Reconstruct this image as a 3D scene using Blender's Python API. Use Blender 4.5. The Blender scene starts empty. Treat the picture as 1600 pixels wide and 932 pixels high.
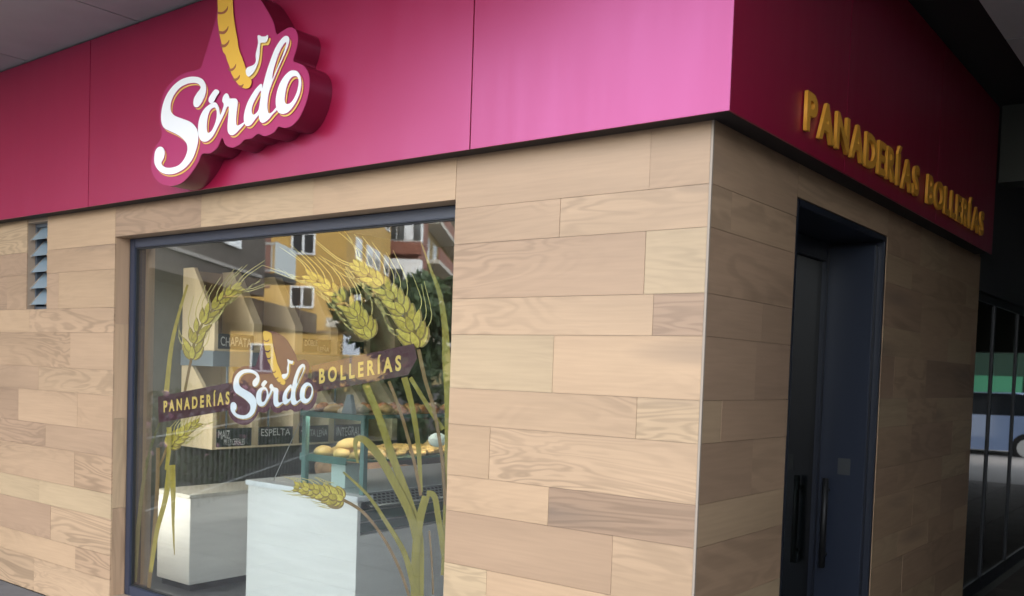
import bpy, bmesh, math, random
import numpy as np
from mathutils import Vector, Matrix

random.seed(11)
scene = bpy.context.scene
COL = scene.collection

# ------------------------------------------------------------------ camera
F, PCY, EYE = 1482.5, 639.9, 1.48          # focal length and principal row measured in the photograph's pixels
YAW, PIT, ROL = .65743, -.041995, .033918


def basis():
    cy, sy, cp, sp = math.cos(YAW), math.sin(YAW), math.cos(PIT), math.sin(PIT)
    fwd = np.array([-sy * cp, cy * cp, sp]); right = np.array([cy, sy, 0.]); up = np.cross(right, fwd)
    cr, sr = math.cos(ROL), math.sin(ROL)
    return np.array([cr * right + sr * up, -sr * right + cr * up, fwd])


RM = basis()
CP = np.array([1.406, -2.838, EYE])
cam = bpy.data.cameras.new('camera')
camo = bpy.data.objects.new('camera', cam); COL.objects.link(camo)
camo.matrix_world = Matrix(((RM[0][0], RM[1][0], -RM[2][0], CP[0]), (RM[0][1], RM[1][1], -RM[2][1], CP[1]),
                            (RM[0][2], RM[1][2], -RM[2][2], CP[2]), (0, 0, 0, 1)))
cam.sensor_width = 36; cam.lens = F / 1600 * 36; cam.shift_y = (PCY - 466) / 1600
cam.clip_start = .05; cam.clip_end = 800
cam.dof.use_dof = True; cam.dof.focus_distance = 4.4; cam.dof.aperture_fstop = 3.4
scene.camera = camo

# ------------------------------------------------------------------ light
SUN_EL, SUN_AZ = math.radians(44), math.radians(62)     # azimuth clockwise from +Y
w = bpy.data.worlds.new('World'); scene.world = w; w.use_nodes = True
nt = w.node_tree
sky = nt.nodes.new('ShaderNodeTexSky'); sky.sky_type = 'NISHITA'; sky.sun_disc = False
sky.sun_elevation = SUN_EL; sky.sun_rotation = SUN_AZ; sky.dust_density = .8; sky.air_density = 1.2
bg = nt.nodes['Background']; bg.inputs['Strength'].default_value = .15
hs = nt.nodes.new('ShaderNodeHueSaturation'); hs.inputs['Saturation'].default_value = .28      # thin high cloud: a whiter sky
nt.links.new(sky.outputs[0], hs.inputs['Color']); nt.links.new(hs.outputs[0], bg.inputs['Color'])
sl = bpy.data.lights.new('sun', 'SUN'); sl.energy = .6; sl.angle = math.radians(20); sl.color = (1, .90, .78)
so = bpy.data.objects.new('sun', sl); COL.objects.link(so)
sd = Vector((math.sin(SUN_AZ) * math.cos(SUN_EL), math.cos(SUN_AZ) * math.cos(SUN_EL), math.sin(SUN_EL)))
so.rotation_euler = sd.to_track_quat('Z', 'Y').to_euler()
so.location = sd * 60
scene.view_settings.view_transform = 'Standard'; scene.view_settings.look = 'None'
scene.view_settings.exposure = 2.85; scene.view_settings.gamma = 1
scene.cycles.use_denoising = True
scene.cycles.max_bounces = 10; scene.cycles.transparent_max_bounces = 24; scene.cycles.diffuse_bounces = 5
scene.cycles.sample_clamp_indirect = 6


# ------------------------------------------------------------------ where things stand (rays of the measured camera)
def ray(x, y):
    return RM.T @ np.array([(x - 800) / F, -(y - PCY) / F, 1.])


def onY(x, y, Y=0.):
    d = ray(x, y); return CP + (Y - CP[1]) / d[1] * d


def onX(x, y, X=0.):
    d = ray(x, y); return CP + (X - CP[0]) / d[0] * d


# ------------------------------------------------------------------ helpers
def wloc(p):
    v = Vector((0, 0, 0))
    while p is not None:
        v = v + p.location; p = p.parent
    return v


def tag(o, label=None, cat=None, group=None, kind=None):
    if label: o['label'] = label
    if cat: o['category'] = cat
    if group: o['group'] = group
    if kind: o['kind'] = kind
    return o


def thing(name, label, cat, loc=(0, 0, 0), group=None):
    o = bpy.data.objects.new(name, None); COL.objects.link(o); o.location = loc
    o.empty_display_size = .1
    return tag(o, label, cat, group)


def link_mesh(name, me, mats, parent=None, smooth=False):
    """me has world coordinates: move its origin to its centre, then hang it under the parent."""
    n = len(me.vertices)
    co = np.empty(n * 3); me.vertices.foreach_get('co', co); co = co.reshape(-1, 3)
    c = (co.min(0) + co.max(0)) / 2
    me.vertices.foreach_set('co', (co - c).ravel()); me.update()
    o = bpy.data.objects.new(name, me); COL.objects.link(o)
    for m in (mats if isinstance(mats, (list, tuple)) else [mats]):
        me.materials.append(m)
    if smooth: me.polygons.foreach_set('use_smooth', [True] * len(me.polygons))
    if parent is not None:
        o.parent = parent; o.location = Vector(c) - wloc(parent)
    else:
        o.location = c
    return o


class MB:
    def __init__(s): s.bm = bmesh.new(); s.mi = 0

    def _done(s, faces):
        for f in faces: f.material_index = s.mi

    def hexa(s, P):
        v = [s.bm.verts.new(p) for p in P]
        fs = [s.bm.faces.new([v[i] for i in q]) for q in
              ((0, 3, 2, 1), (4, 5, 6, 7), (0, 1, 5, 4), (1, 2, 6, 5), (2, 3, 7, 6), (3, 0, 4, 7))]
        s._done(fs); return s

    def box(s, x0, x1, y0, y1, z0, z1):
        return s.hexa([(x0, y0, z0), (x1, y0, z0), (x1, y1, z0), (x0, y1, z0),
                       (x0, y0, z1), (x1, y0, z1), (x1, y1, z1), (x0, y1, z1)])

    def tube(s, pts, r, n=8, r2=None):
        pts = [Vector(p) for p in pts]; rings = []
        for i, p in enumerate(pts):
            t = (pts[min(i + 1, len(pts) - 1)] - pts[max(i - 1, 0)]).normalized()
            a = Vector((0, 0, 1)) if abs(t.z) < .9 else Vector((1, 0, 0))
            u = t.cross(a).normalized(); v = t.cross(u)
            rr = r if r2 is None else r + (r2 - r) * i / max(1, len(pts) - 1)
            rings.append([s.bm.verts.new(p + (u * math.cos(k * 2 * math.pi / n) + v * math.sin(k * 2 * math.pi / n)) * rr) for k in range(n)])
        fs = []
        for A, B in zip(rings, rings[1:]):
            for k in range(n): fs.append(s.bm.faces.new((A[k], A[(k + 1) % n], B[(k + 1) % n], B[k])))
        fs.append(s.bm.faces.new(rings[0][::-1])); fs.append(s.bm.faces.new(rings[-1]))
        s._done(fs); return s

    def poly(s, pts):
        s._done([s.bm.faces.new([s.bm.verts.new(p) for p in pts])]); return s

    def blob(s, c, r, seg=10, rings=7, bump=0., seed=0, flat=1.):
        rnd = random.Random(seed)
        ph = [rnd.uniform(0, 6.28) for _ in range(6)]
        V = []
        for i in range(rings + 1):
            th = math.pi * i / rings; row = []
            for k in range(seg):
                a = 2 * math.pi * k / seg
                d = 1 + bump * (math.sin(3 * a + ph[0] + 2 * th) * .5 + math.sin(5 * a + ph[1]) * math.sin(3 * th + ph[2]) * .5)
                row.append((c[0] + r[0] * d * math.sin(th) * math.cos(a), c[1] + r[1] * d * math.sin(th) * math.sin(a),
                            c[2] + r[2] * d * math.cos(th) * (flat if math.cos(th) < 0 else 1)))
            V.append(row)
        top = s.bm.verts.new(V[0][0]); bot = s.bm.verts.new(V[-1][0])
        R = [[s.bm.verts.new(p) for p in row] for row in V[1:-1]]
        fs = []
        for k in range(seg):
            fs.append(s.bm.faces.new((top, R[0][k], R[0][(k + 1) % seg])))
            fs.append(s.bm.faces.new((bot, R[-1][(k + 1) % seg], R[-1][k])))
        for A, B in zip(R, R[1:]):
            for k in range(seg): fs.append(s.bm.faces.new((A[k], B[k], B[(k + 1) % seg], A[(k + 1) % seg])))
        s._done(fs); return s

    def build(s, name, mats, parent=None, smooth=False, bevel=0., tf=None, seg=2):
        if tf is not None:
            for v in s.bm.verts: v.co = tf(v.co)
        bmesh.ops.recalc_face_normals(s.bm, faces=s.bm.faces)
        if bevel:
            bmesh.ops.bevel(s.bm, geom=list(s.bm.edges), offset=bevel, segments=seg, affect='EDGES', clamp_overlap=True)
        me = bpy.data.meshes.new(name); s.bm.to_mesh(me); s.bm.free()
        o = link_mesh(name, me, mats, parent, smooth)
        return o


def copy_tree(o, parent=None):
    c = o.copy(); COL.objects.link(c); c.parent = parent
    for ch in list(o.children): copy_tree(ch, c)
    return c


def smooth_closed(P, n=5):
    P = [np.array(p, float) for p in P]; out = []; m = len(P)
    for i in range(m):
        p0, p1, p2, p3 = P[i - 1], P[i], P[(i + 1) % m], P[(i + 2) % m]
        for k in range(n):
            t = k / n
            out.append(.5 * ((2 * p1) + (-p0 + p2) * t + (2 * p0 - 5 * p1 + 4 * p2 - p3) * t * t + (-p0 + 3 * p1 - 3 * p2 + p3) * t ** 3))
    return out


def smooth_open(P, n=6):
    P = [np.array(p, float) for p in P]; out = []; m = len(P)
    for i in range(m - 1):
        p0, p1, p2, p3 = P[max(i - 1, 0)], P[i], P[i + 1], P[min(i + 2, m - 1)]
        for k in range(n):
            t = k / n
            out.append(.5 * ((2 * p1) + (-p0 + p2) * t + (2 * p0 - 5 * p1 + 4 * p2 - p3) * t * t + (-p0 + 3 * p1 - 3 * p2 + p3) * t ** 3))
    out.append(P[-1]); return out


def flat_mesh(contours, ext):
    """filled outline(s), holes allowed, in a local plane, extruded +-ext"""
    cu = bpy.data.curves.new('c', 'CURVE'); cu.dimensions = '2D'; cu.fill_mode = 'BOTH'; cu.extrude = ext
    for c in contours:
        sp = cu.splines.new('POLY'); sp.points.add(len(c) - 1); sp.use_cyclic_u = True
        for i, p in enumerate(c): sp.points[i].co = (p[0], p[1], 0, 1)
    ob = bpy.data.objects.new('c', cu); COL.objects.link(ob)
    me = bpy.data.meshes.new_from_object(ob.evaluated_get(bpy.context.evaluated_depsgraph_get()))
    bpy.data.objects.remove(ob); bpy.data.curves.remove(cu)
    return me


def text_mesh(txt, bold=0., ext=0.):
    cu = bpy.data.curves.new('t', 'FONT'); cu.body = txt; cu.size = 1; cu.offset = bold; cu.extrude = ext
    cu.fill_mode = 'BOTH'; cu.resolution_u = 4
    ob = bpy.data.objects.new('t', cu); COL.objects.link(ob)
    me = bpy.data.meshes.new_from_object(ob.evaluated_get(bpy.context.evaluated_depsgraph_get()))
    bpy.data.objects.remove(ob); bpy.data.curves.remove(cu)
    return me


def map_mesh(me, f):
    n = len(me.vertices); co = np.empty(n * 3); me.vertices.foreach_get('co', co)
    co = co.reshape(-1, 3); co = np.array([f(c) for c in co]).ravel()
    me.vertices.foreach_set('co', co); me.update(); return me


def bounds(me):
    n = len(me.vertices); co = np.empty(n * 3); me.vertices.foreach_get('co', co); co = co.reshape(-1, 3)
    return co.min(0), co.max(0)


def plate(name, contours, Y, ext, mat, parent):
    """contours: lists of (X,Z) on the plane Y"""
    me = flat_mesh(contours, ext)
    map_mesh(me, lambda c: (c[0], Y - c[2], c[1]))
    return link_mesh(name, me, mat, parent)


def P2(px, Y):           # photo points -> (X,Z) on plane Y
    return [tuple(onY(x, y, Y)[[0, 2]]) for x, y in px]


def ribbon(px, w0, w1, Y, n=6, wm=None):
    """strip along photo points, width in photo px at its start / middle / end; outline on plane Y"""
    S = smooth_open(px, n); L = []; R = []
    for i, p in enumerate(S):
        d = S[min(i + 1, len(S) - 1)] - S[max(i - 1, 0)]; d = d / (np.linalg.norm(d) + 1e-9)
        t = i / (len(S) - 1)
        ww = (w0 + (w1 - w0) * t) if wm is None else (w0 * (1 - 2 * t) + wm * 2 * t if t < .5 else wm * (2 - 2 * t) + w1 * (2 * t - 1))
        nrm = np.array([-d[1], d[0]]) * ww / 2
        L.append(p + nrm); R.append(p - nrm)
    return P2(L + R[::-1], Y)


# ------------------------------------------------------------------ materials
def mat(name, col, rough=.6, spec=.5, metal=0., noise=0., nscale=8., bump=0., coat=0., stretch=None, emit=None, transm=0., bscale=None):
    m = bpy.data.materials.new(name); m.use_nodes = True; t = m.node_tree
    b = t.nodes['Principled BSDF']
    b.inputs['Base Color'].default_value = (*col, 1); b.inputs['Roughness'].default_value = rough
    b.inputs['Metallic'].default_value = metal; b.inputs['Specular IOR Level'].default_value = spec
    b.inputs['Coat Weight'].default_value = coat; b.inputs['Coat Roughness'].default_value = .12
    if noise or bump:
        tc = t.nodes.new('ShaderNodeTexCoord'); mp = t.nodes.new('ShaderNodeMapping')
        oi = t.nodes.new('ShaderNodeObjectInfo'); mu = t.nodes.new('ShaderNodeVectorMath'); mu.operation = 'SCALE'
        mu.inputs[0].default_value = (31, 17, 23); t.links.new(oi.outputs['Random'], mu.inputs['Scale'])
        t.links.new(tc.outputs['Object'], mp.inputs['Vector']); t.links.new(mu.outputs[0], mp.inputs['Location'])
        if stretch: mp.inputs['Scale'].default_value = stretch
        nz = t.nodes.new('ShaderNodeTexNoise'); nz.inputs['Scale'].default_value = nscale; nz.inputs['Detail'].default_value = 5
        t.links.new(mp.outputs[0], nz.inputs['Vector'])
        if noise:
            cr = t.nodes.new('ShaderNodeValToRGB'); e = cr.color_ramp.elements
            e[0].position = .3; e[1].position = .7
            e[0].color = (*[c * (1 - noise) for c in col], 1); e[1].color = (*[min(1, c * (1 + noise)) for c in col], 1)
            t.links.new(nz.outputs['Fac'], cr.inputs[0]); t.links.new(cr.outputs[0], b.inputs['Base Color'])
        if bump:
            bp = t.nodes.new('ShaderNodeBump'); bp.inputs['Strength'].default_value = bump; bp.inputs['Distance'].default_value = .01
            t.links.new(nz.outputs['Fac'], bp.inputs['Height']); t.links.new(bp.outputs[0], b.inputs['Normal'])
    return m


def wood_tile_mat(name, axis, tones, rough=.42, grain=1.):
    """wood-look porcelain: every tile its own tone and its own figure"""
    m = bpy.data.materials.new(name); m.use_nodes = True; t = m.node_tree; N = t.nodes; Lk = t.links.new
    b = N['Principled BSDF']; b.inputs['Roughness'].default_value = rough; b.inputs['Specular IOR Level'].default_value = .35
    tc = N.new('ShaderNodeTexCoord'); oi = N.new('ShaderNodeObjectInfo')
    off = N.new('ShaderNodeVectorMath'); off.operation = 'SCALE'; off.inputs[0].default_value = (41, 29, 37)
    Lk(oi.outputs['Random'], off.inputs['Scale'])
    mp = N.new('ShaderNodeMapping'); Lk(tc.outputs['Object'], mp.inputs['Vector']); Lk(off.outputs[0], mp.inputs['Location'])
    mp.inputs['Scale'].default_value = (.55, 3, 3.2) if axis == 'x' else ((3, .55, 3.2) if axis == 'y' else (3, 3, .55))
    n1 = N.new('ShaderNodeTexNoise'); n1.inputs['Scale'].default_value = 1.7; n1.inputs['Detail'].default_value = 3; n1.inputs['Distortion'].default_value = .8
    Lk(mp.outputs[0], n1.inputs['Vector'])
    # growth rings: the contour lines of a stretched, distorted noise
    ms = N.new('ShaderNodeMath'); ms.operation = 'MULTIPLY'; ms.inputs[1].default_value = 88. if axis == 'x' else 34.; Lk(n1.outputs['Fac'], ms.inputs[0])
    sn = N.new('ShaderNodeMath'); sn.operation = 'SINE'; Lk(ms.outputs[0], sn.inputs[0])
    rg = N.new('ShaderNodeMapRange'); rg.inputs[1].default_value = -.35; rg.inputs[2].default_value = 1; Lk(sn.outputs[0], rg.inputs[0])
    # fine fibre
    mp2 = N.new('ShaderNodeMapping'); Lk(tc.outputs['Object'], mp2.inputs['Vector']); Lk(off.outputs[0], mp2.inputs['Location'])
    mp2.inputs['Scale'].default_value = (3, 40, 60) if axis == 'x' else ((40, 3, 60) if axis == 'y' else (60, 60, 3))
    n2 = N.new('ShaderNodeTexNoise'); n2.inputs['Scale'].default_value = 1.5; n2.inputs['Detail'].default_value = 4; Lk(mp2.outputs[0], n2.inputs['Vector'])
    # broad patches
    n3 = N.new('ShaderNodeTexNoise'); n3.inputs['Scale'].default_value = .9; n3.inputs['Detail'].default_value = 2; Lk(mp.outputs[0], n3.inputs['Vector'])
    # grain shows in some places, fades in others
    n4 = N.new('ShaderNodeTexNoise'); n4.inputs['Scale'].default_value = .7; Lk(mp.outputs[0], n4.inputs['Vector'])
    g4 = N.new('ShaderNodeMapRange'); g4.inputs[1].default_value = .38; g4.inputs[2].default_value = .62; Lk(n4.outputs['Fac'], g4.inputs[0])
    rs = N.new('ShaderNodeMath'); rs.operation = 'MULTIPLY'; Lk(rg.outputs[0], rs.inputs[0]); Lk(g4.outputs[0], rs.inputs[1])
    cr = N.new('ShaderNodeValToRGB'); cr.color_ramp.interpolation = 'CONSTANT'
    el = cr.color_ramp.elements
    for i, c in enumerate(tones):
        e = el[i] if i < 2 else el.new(i / len(tones))
        e.position = i / len(tones); e.color = (*c, 1)
    Lk(oi.outputs['Random'], cr.inputs[0])

    def mult(a, fac, lo, hi):
        r = N.new('ShaderNodeMapRange'); r.inputs[3].default_value = lo; r.inputs[4].default_value = hi; Lk(fac, r.inputs[0])
        x = N.new('ShaderNodeVectorMath'); x.operation = 'SCALE'; Lk(a, x.inputs[0]); Lk(r.outputs[0], x.inputs['Scale']); return x.outputs[0]
    c = mult(cr.outputs[0], rs.outputs[0], 1.06, 1.06 - .32 * grain)
    c = mult(c, n2.outputs['Fac'], 1.12, .88)
    c = mult(c, n3.outputs['Fac'], 1.28, .72)
    # knots
    vo = N.new('ShaderNodeTexVoronoi'); vo.inputs['Scale'].default_value = 1.15; Lk(mp.outputs[0], vo.inputs['Vector'])
    kn = N.new('ShaderNodeMapRange'); kn.inputs[1].default_value = .04; kn.inputs[2].default_value = .22; kn.inputs[3].default_value = 1; kn.inputs[4].default_value = 0
    Lk(vo.outputs['Distance'], kn.inputs[0])
    mx = N.new('ShaderNodeMix'); mx.data_type = 'RGBA'; mx.inputs[7].default_value = (.2, .145, .11, 1)
    ks = N.new('ShaderNodeMath'); ks.operation = 'MULTIPLY'; ks.inputs[1].default_value = .55; Lk(kn.outputs[0], ks.inputs[0])
    Lk(ks.outputs[0], mx.inputs[0]); Lk(c, mx.inputs[6]); Lk(mx.outputs[2], b.inputs['Base Color'])
    bp = N.new('ShaderNodeBump'); bp.inputs['Strength'].default_value = .12; bp.inputs['Distance'].default_value = .004
    Lk(n2.outputs['Fac'], bp.inputs['Height']); Lk(bp.outputs[0], b.inputs['Normal'])
    return m


def glass_mat(name, tint=(.9, .94, .92), f0=.06, rough=0., extra=0.):
    """clear sheet: Schlick reflection over plain transmission"""
    m = bpy.data.materials.new(name); m.use_nodes = True; t = m.node_tree; N = t.nodes
    for n in list(N): N.remove(n)
    out = N.new('ShaderNodeOutputMaterial'); mix = N.new('ShaderNodeMixShader')
    tr = N.new('ShaderNodeBsdfTransparent'); tr.inputs[0].default_value = (*tint, 1)
    gl = N.new('ShaderNodeBsdfGlossy'); gl.inputs['Roughness'].default_value = rough; gl.inputs[0].default_value = (1, 1, 1, 1)
    lw = N.new('ShaderNodeLayerWeight')
    p = N.new('ShaderNodeMath'); p.operation = 'POWER'; p.inputs[1].default_value = 5; t.links.new(lw.outputs['Facing'], p.inputs[0])
    ma = N.new('ShaderNodeMath'); ma.operation = 'MULTIPLY_ADD'; ma.inputs[1].default_value = 1 - f0; ma.inputs[2].default_value = f0
    lw.inputs['Blend'].default_value = .5
    t.links.new(p.outputs[0], ma.inputs[0]); t.links.new(ma.outputs[0], mix.inputs[0])
    t.links.new(tr.outputs[0], mix.inputs[1]); t.links.new(gl.outputs[0], mix.inputs[2]); t.links.new(mix.outputs[0], out.inputs[0])
    return m


TONES = [(.425, .284, .176), (.40, .266, .169), (.435, .302, .186), (.385, .254, .160), (.365, .241, .156), (.415, .278, .174),
         (.455, .328, .202), (.38, .250, .160), (.42, .283, .178), (.345, .226, .148)]
M_tile = wood_tile_mat('wood_look_tile', 'x', TONES)
M_tile_side = wood_tile_mat('wood_look_tile_side', 'y', TONES, .6, .6)
M_tile_up = wood_tile_mat('wood_look_tile_upright', 'z', TONES)
M_grout = mat('grout', (.36, .27, .20), .9)
M_trim = mat('alu_trim', (.36, .29, .23), .6)
M_fascia = mat('raspberry_composite', (.31, .008, .040), .33, spec=1.0, noise=.03, nscale=1.3, bump=.05)
M_fascia.node_tree.nodes['Principled BSDF'].inputs['Specular Tint'].default_value = (.95, .42, .9, 1)
M_fascia.node_tree.nodes['Principled BSDF'].inputs['IOR'].default_value = 1.64
_t = M_fascia.node_tree; _n = _t.nodes.new('ShaderNodeTexNoise'); _c = _t.nodes.new('ShaderNodeTexCoord'); _m = _t.nodes.new('ShaderNodeMapping'); _r = _t.nodes.new('ShaderNodeMapRange')
_m.inputs['Scale'].default_value = (7, 7, .8); _n.inputs['Scale'].default_value = 1.6; _n.inputs['Detail'].default_value = 6
_r.inputs[1].default_value = .3; _r.inputs[2].default_value = .7; _r.inputs[3].default_value = .315; _r.inputs[4].default_value = .365      # dust streaks dull the finish
_t.links.new(_c.outputs['Object'], _m.inputs[0]); _t.links.new(_m.outputs[0], _n.inputs['Vector']); _t.links.new(_n.outputs['Fac'], _r.inputs[0])
_t.links.new(_r.outputs[0], _t.nodes['Principled BSDF'].inputs['Roughness'])
M_core = mat('dark_core', (.03, .022, .022), .8)
M_navy = mat('navy_aluminium', (.030, .037, .062), .38, spec=.5)
M_gasket = mat('black_gasket', (.01, .011, .013), .6)
M_glass = glass_mat('shop_glass', (.94, .96, .95), .105)
M_dark_glass = glass_mat('tinted_glass', (.10, .115, .12), .05)
M_case_glass = glass_mat('case_glass', (.90, .95, .93), .03)
M_glass_edge = mat('glass_edge', (.12, .22, .20), .15, spec=.6)
M_white = mat('letter_white', (.86, .86, .87), .35)
M_gold = mat('letter_gold', (.78, .50, .12), .4)
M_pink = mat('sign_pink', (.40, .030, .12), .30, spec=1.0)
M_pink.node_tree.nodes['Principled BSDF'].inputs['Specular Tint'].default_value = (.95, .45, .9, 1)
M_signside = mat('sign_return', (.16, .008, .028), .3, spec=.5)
M_loaf = mat('loaf_yellow', (.82, .47, .06), .4)
M_loaf_dk = mat('loaf_score', (.33, .10, .05), .5)
M_orange = mat('orange_letter', (.86, .40, .05), .4)
M_plum = mat('plum_vinyl', (.075, .022, .035), .45)
M_vwhite = mat('vinyl_white', (.62, .66, .70), .45)
M_vgold = mat('vinyl_gold', (.55, .40, .10), .5)
M_soffit = mat('soffit_grey', (.42, .43, .43), .75, noise=.06, nscale=3)
M_soffit_lit = mat('arcade_soffit_lightened', (.78, .78, .77), .8, noise=.04, nscale=3)  # paler than the front soffit, standing in for light on the panels
M_concrete = mat('concrete', (.3, .29, .28), .9, noise=.15, nscale=4, bump=.2)
M_pave = mat('pavement_slab', (.15, .15, .155), .85, noise=.15, nscale=6)
M_floor = mat('shop_floor', (.075, .08, .09), .35, noise=.1, nscale=3)
M_wall_in = mat('plaster_grey', (.11, .113, .105), .85, noise=.05, nscale=14, bump=.25)
M_ceil = mat('ceiling_grey', (.32, .32, .31), .9)
M_pale = mat('pale_wood_laminate', (.80, .785, .75), .45, noise=.05, nscale=3.2, stretch=(.8, .8, 7))
M_top = mat('white_top', (.80, .82, .83), .25)
M_shelfwood = mat('birch_ply', (.74, .62, .43), .5, noise=.10, nscale=3, stretch=(3, 3, .4))
M_rail = mat('steel_blue_rail', (.30, .36, .42), .35, metal=.3)
M_slate = mat('chalkboard', (.028, .034, .038), .7, noise=.2, nscale=30)
M_chalk = mat('chalk', (.62, .64, .64), .9)
M_steel = mat('brushed_steel', (.55, .56, .57), .32, metal=.9)
M_vent = mat('dark_green_metal', (.055, .11, .085), .35, metal=.2)
M_black = mat('black', (.012, .012, .013), .5)
M_bread = mat('crust', (.62, .36, .12), .6, noise=.35, nscale=22, bump=.3)
M_roll = mat('pale_roll', (.76, .47, .17), .55, noise=.25, nscale=14, bump=.2)
M_past = mat('glazed_pastry', (.58, .23, .08), .35, noise=.5, nscale=40, bump=.6)
M_past2 = mat('sugared_pastry', (.80, .62, .45), .6, noise=.35, nscale=45, bump=.6)
M_cookie = mat('golden_biscuit', (.66, .40, .13), .7, noise=.4, nscale=40, bump=.7)
M_bag = mat('paper_bag', (.42, .25, .15), .8, noise=.3, nscale=18, bump=.5)

# ------------------------------------------------------------------ setting: ground
WX0, WX1, WZ1 = -3.615, -1.102, 2.142            # window opening
WZ0 = .12
LX0, LX1, LZ0, LZ1 = -4.64, -4.385, 1.751, 2.285    # louvre opening
DY0, DY1, DZ1 = .737, 1.9, 2.182                  # door opening in the side wall
FB, ST = 2.302, 3.222                             # fascia bottom, soffit
SIDE_END = 3.9

o = MB().box(-300, 300, -300, 300, -.4, -.15).build('ground', mat('far_ground', (.12, .12, .11), .95, noise=.2, nscale=.2)); tag(o, kind='structure')
o = MB().box(-60, 60, -60, -3.6, -.146, -.13).build('road', mat('asphalt', (.055, .055, .057), .9, noise=.2, nscale=4, bump=.3)); tag(o, kind='structure')
pav = MB().box(-40, 40, -3.6, -.02, -.14, -.012).build('pavement', mat('mortar', (.16, .155, .15), .95)); tag(pav, kind='structure')
m = MB()
for i in range(-12, 12):
    for j in range(6):
        x = i * .6; y = -3.6 + j * .6
        m.box(x + .004, x + .596, y + .004, y + .590, -.03, 0)
o = m.build('paving_slab', M_pave, pav); o['kind'] = 'stuff'
m = MB()
for i in range(0, 6):
    for j in range(22):
        x = .02 + i * .6; y = .0 + j * .6
        m.box(x + .004, x + .596, y + .004, y + .596, -.03, 0)
asl = m
o = MB().box(.01, 40, -.02, 60, -.14, -.014).build('arcade_floor', mat('arcade_mortar', (.16, .155, .15), .95)); tag(o, kind='structure')  # same mortar tone as the open pavement
asl = asl.build('paving_slab', mat('arcade_slab_shaded', (.075, .066, .056), .9, spec=.15, noise=.15, nscale=5), o); asl['kind'] = 'stuff'  # arcade shade put into the slab colour, darker than the open pavement

# ------------------------------------------------------------------ bakery building
B = thing('bakery_building', 'corner bakery building clad in wood-look tiles under a grey overhang', 'building', (-2, 1.5, 0))
m = MB(); T0, T1 = .006, .25
m.box(-8, LX0, T0, T1, 0, 3.2); m.box(LX0, LX1, T0, T1, 0, LZ0); m.box(LX0, LX1, T0, T1, LZ1, 3.2)
m.box(LX1, WX0 - .006, T0, T1, 0, 3.2); m.box(WX0 - .006, WX1 + .006, T0, T1, WZ1 + .006, 3.2)
m.box(WX0 - .006, WX1 + .006, T0, T1, 0, WZ0); m.box(WX1 + .006, -.006, T0, T1, 0, 3.2)
front_wall = m.build('front_wall', M_grout, B)
m = MB(); S0, S1 = -.25, -.006
m.box(S0, S1, T1, DY0 - .006, 0, 3.2); m.box(S0, S1, DY0 - .006, DY1 + .006, DZ1 + .006, 3.2); m.box(S0, S1, DY1 + .006, SIDE_END, 0, 3.2)
side_wall = m.build('side_wall', M_grout, B)

BREAKS = [0, .21, .35, .56, .70, .91, 1.053, 1.256, 1.399, 1.61, 1.751, 1.965, 2.105, 2.31]
G = .0007


def tile_rows(rects, joints, plane, parent, matl):
    """rects: (a0,a1,z0,z1) areas along the wall; joints[course] -> list of a where the tiles meet"""
    for ci in range(len(BREAKS) - 1):
        zb, zt = BREAKS[ci], BREAKS[ci + 1]
        J = joints(ci)
        for (a0, a1, z0, z1) in rects:
            lo, hi = max(zb, z0), min(zt, z1)
            if hi - lo < .012: continue
            cuts = [a0] + [j for j in J if a0 + .02 < j < a1 - .02] + [a1]
            for p, q in zip(cuts, cuts[1:]):
                d = random.uniform(-.0006, .0006)
                if plane == 'F': m = MB().box(p + G, q - G, d, .009, lo + G, hi - G)
                else: m = MB().box(-.009, d, p + G, q - G, lo + G, hi - G)
                m.build('wall_tile', matl, parent)


jx = lambda px, py: float(onY(px, py)[0])
jy = lambda px, py: float(onX(px, py)[1])
KN = {12: [jx(1016, 250), jx(714, 270), jx(489, 330), jx(314, 345)], 11: [jx(875, 340)], 10: [jx(1008, 400), jx(620, 400)], 9: [jx(1020, 500)],
      8: [jx(864, 570)], 7: [jx(995, 640)], 6: [jx(765, 700)], 5: [jx(857, 780)], 4: [jx(957, 850)], 3: [jx(760, 910)]}
LEFTJ = {12: [-5.3], 11: [-4.9], 10: [jx(92, 430), -4.9], 9: [jx(62, 530), -4.6], 8: [jx(110, 530), -5.2], 7: [jx(60, 620)], 6: [jx(28, 690), jx(120, 690)],
         5: [jx(70, 760)], 4: [jx(115, 820)], 3: [jx(60, 850)], 2: [-4.3], 1: [-4.0, -5.1], 0: [-4.5]}
rnd = random.Random(5)


def front_j(ci):
    J = list(KN.get(ci, [])) + list(LEFTJ.get(ci, []))
    x = -5.3 + rnd.uniform(-.3, .3)
    while x > -8: J.append(x); x -= rnd.choice((.9, 1.2, .6))
    if ci < 3: J += [rnd.uniform(-.9, -.3)]
    out = []
    for x in sorted(J):
        if x > -3.4 or not out or x - out[-1] > .33: out.append(x)
    return out


tile_rows([(-7.2, WX0, 0, LZ0), (-7.2, LX0, LZ0, FB + .01), (LX1, WX0, LZ0, FB + .01), (WX0, WX1, WZ1, FB + .01), (WX1, -.008, 0, FB + .01)],
          front_j, 'F', front_wall, M_tile)
SJ = {12: [], 11: [jy(1143, 330)], 10: [], 9: [jy(1195, 420)], 8: [jy(1185, 480)], 7: [jy(1131, 570)], 6: [jy(1179, 650)], 5: [], 4: [], 3: [.33], 2: [], 1: [.5], 0: []}


def side_j(ci):
    J = list(SJ.get(ci, [])); y = 2.1 + rnd.uniform(0, .5)
    while y < 3.8: J.append(y); y += rnd.choice((.6, .9, 1.2))
    return sorted(J)


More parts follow.
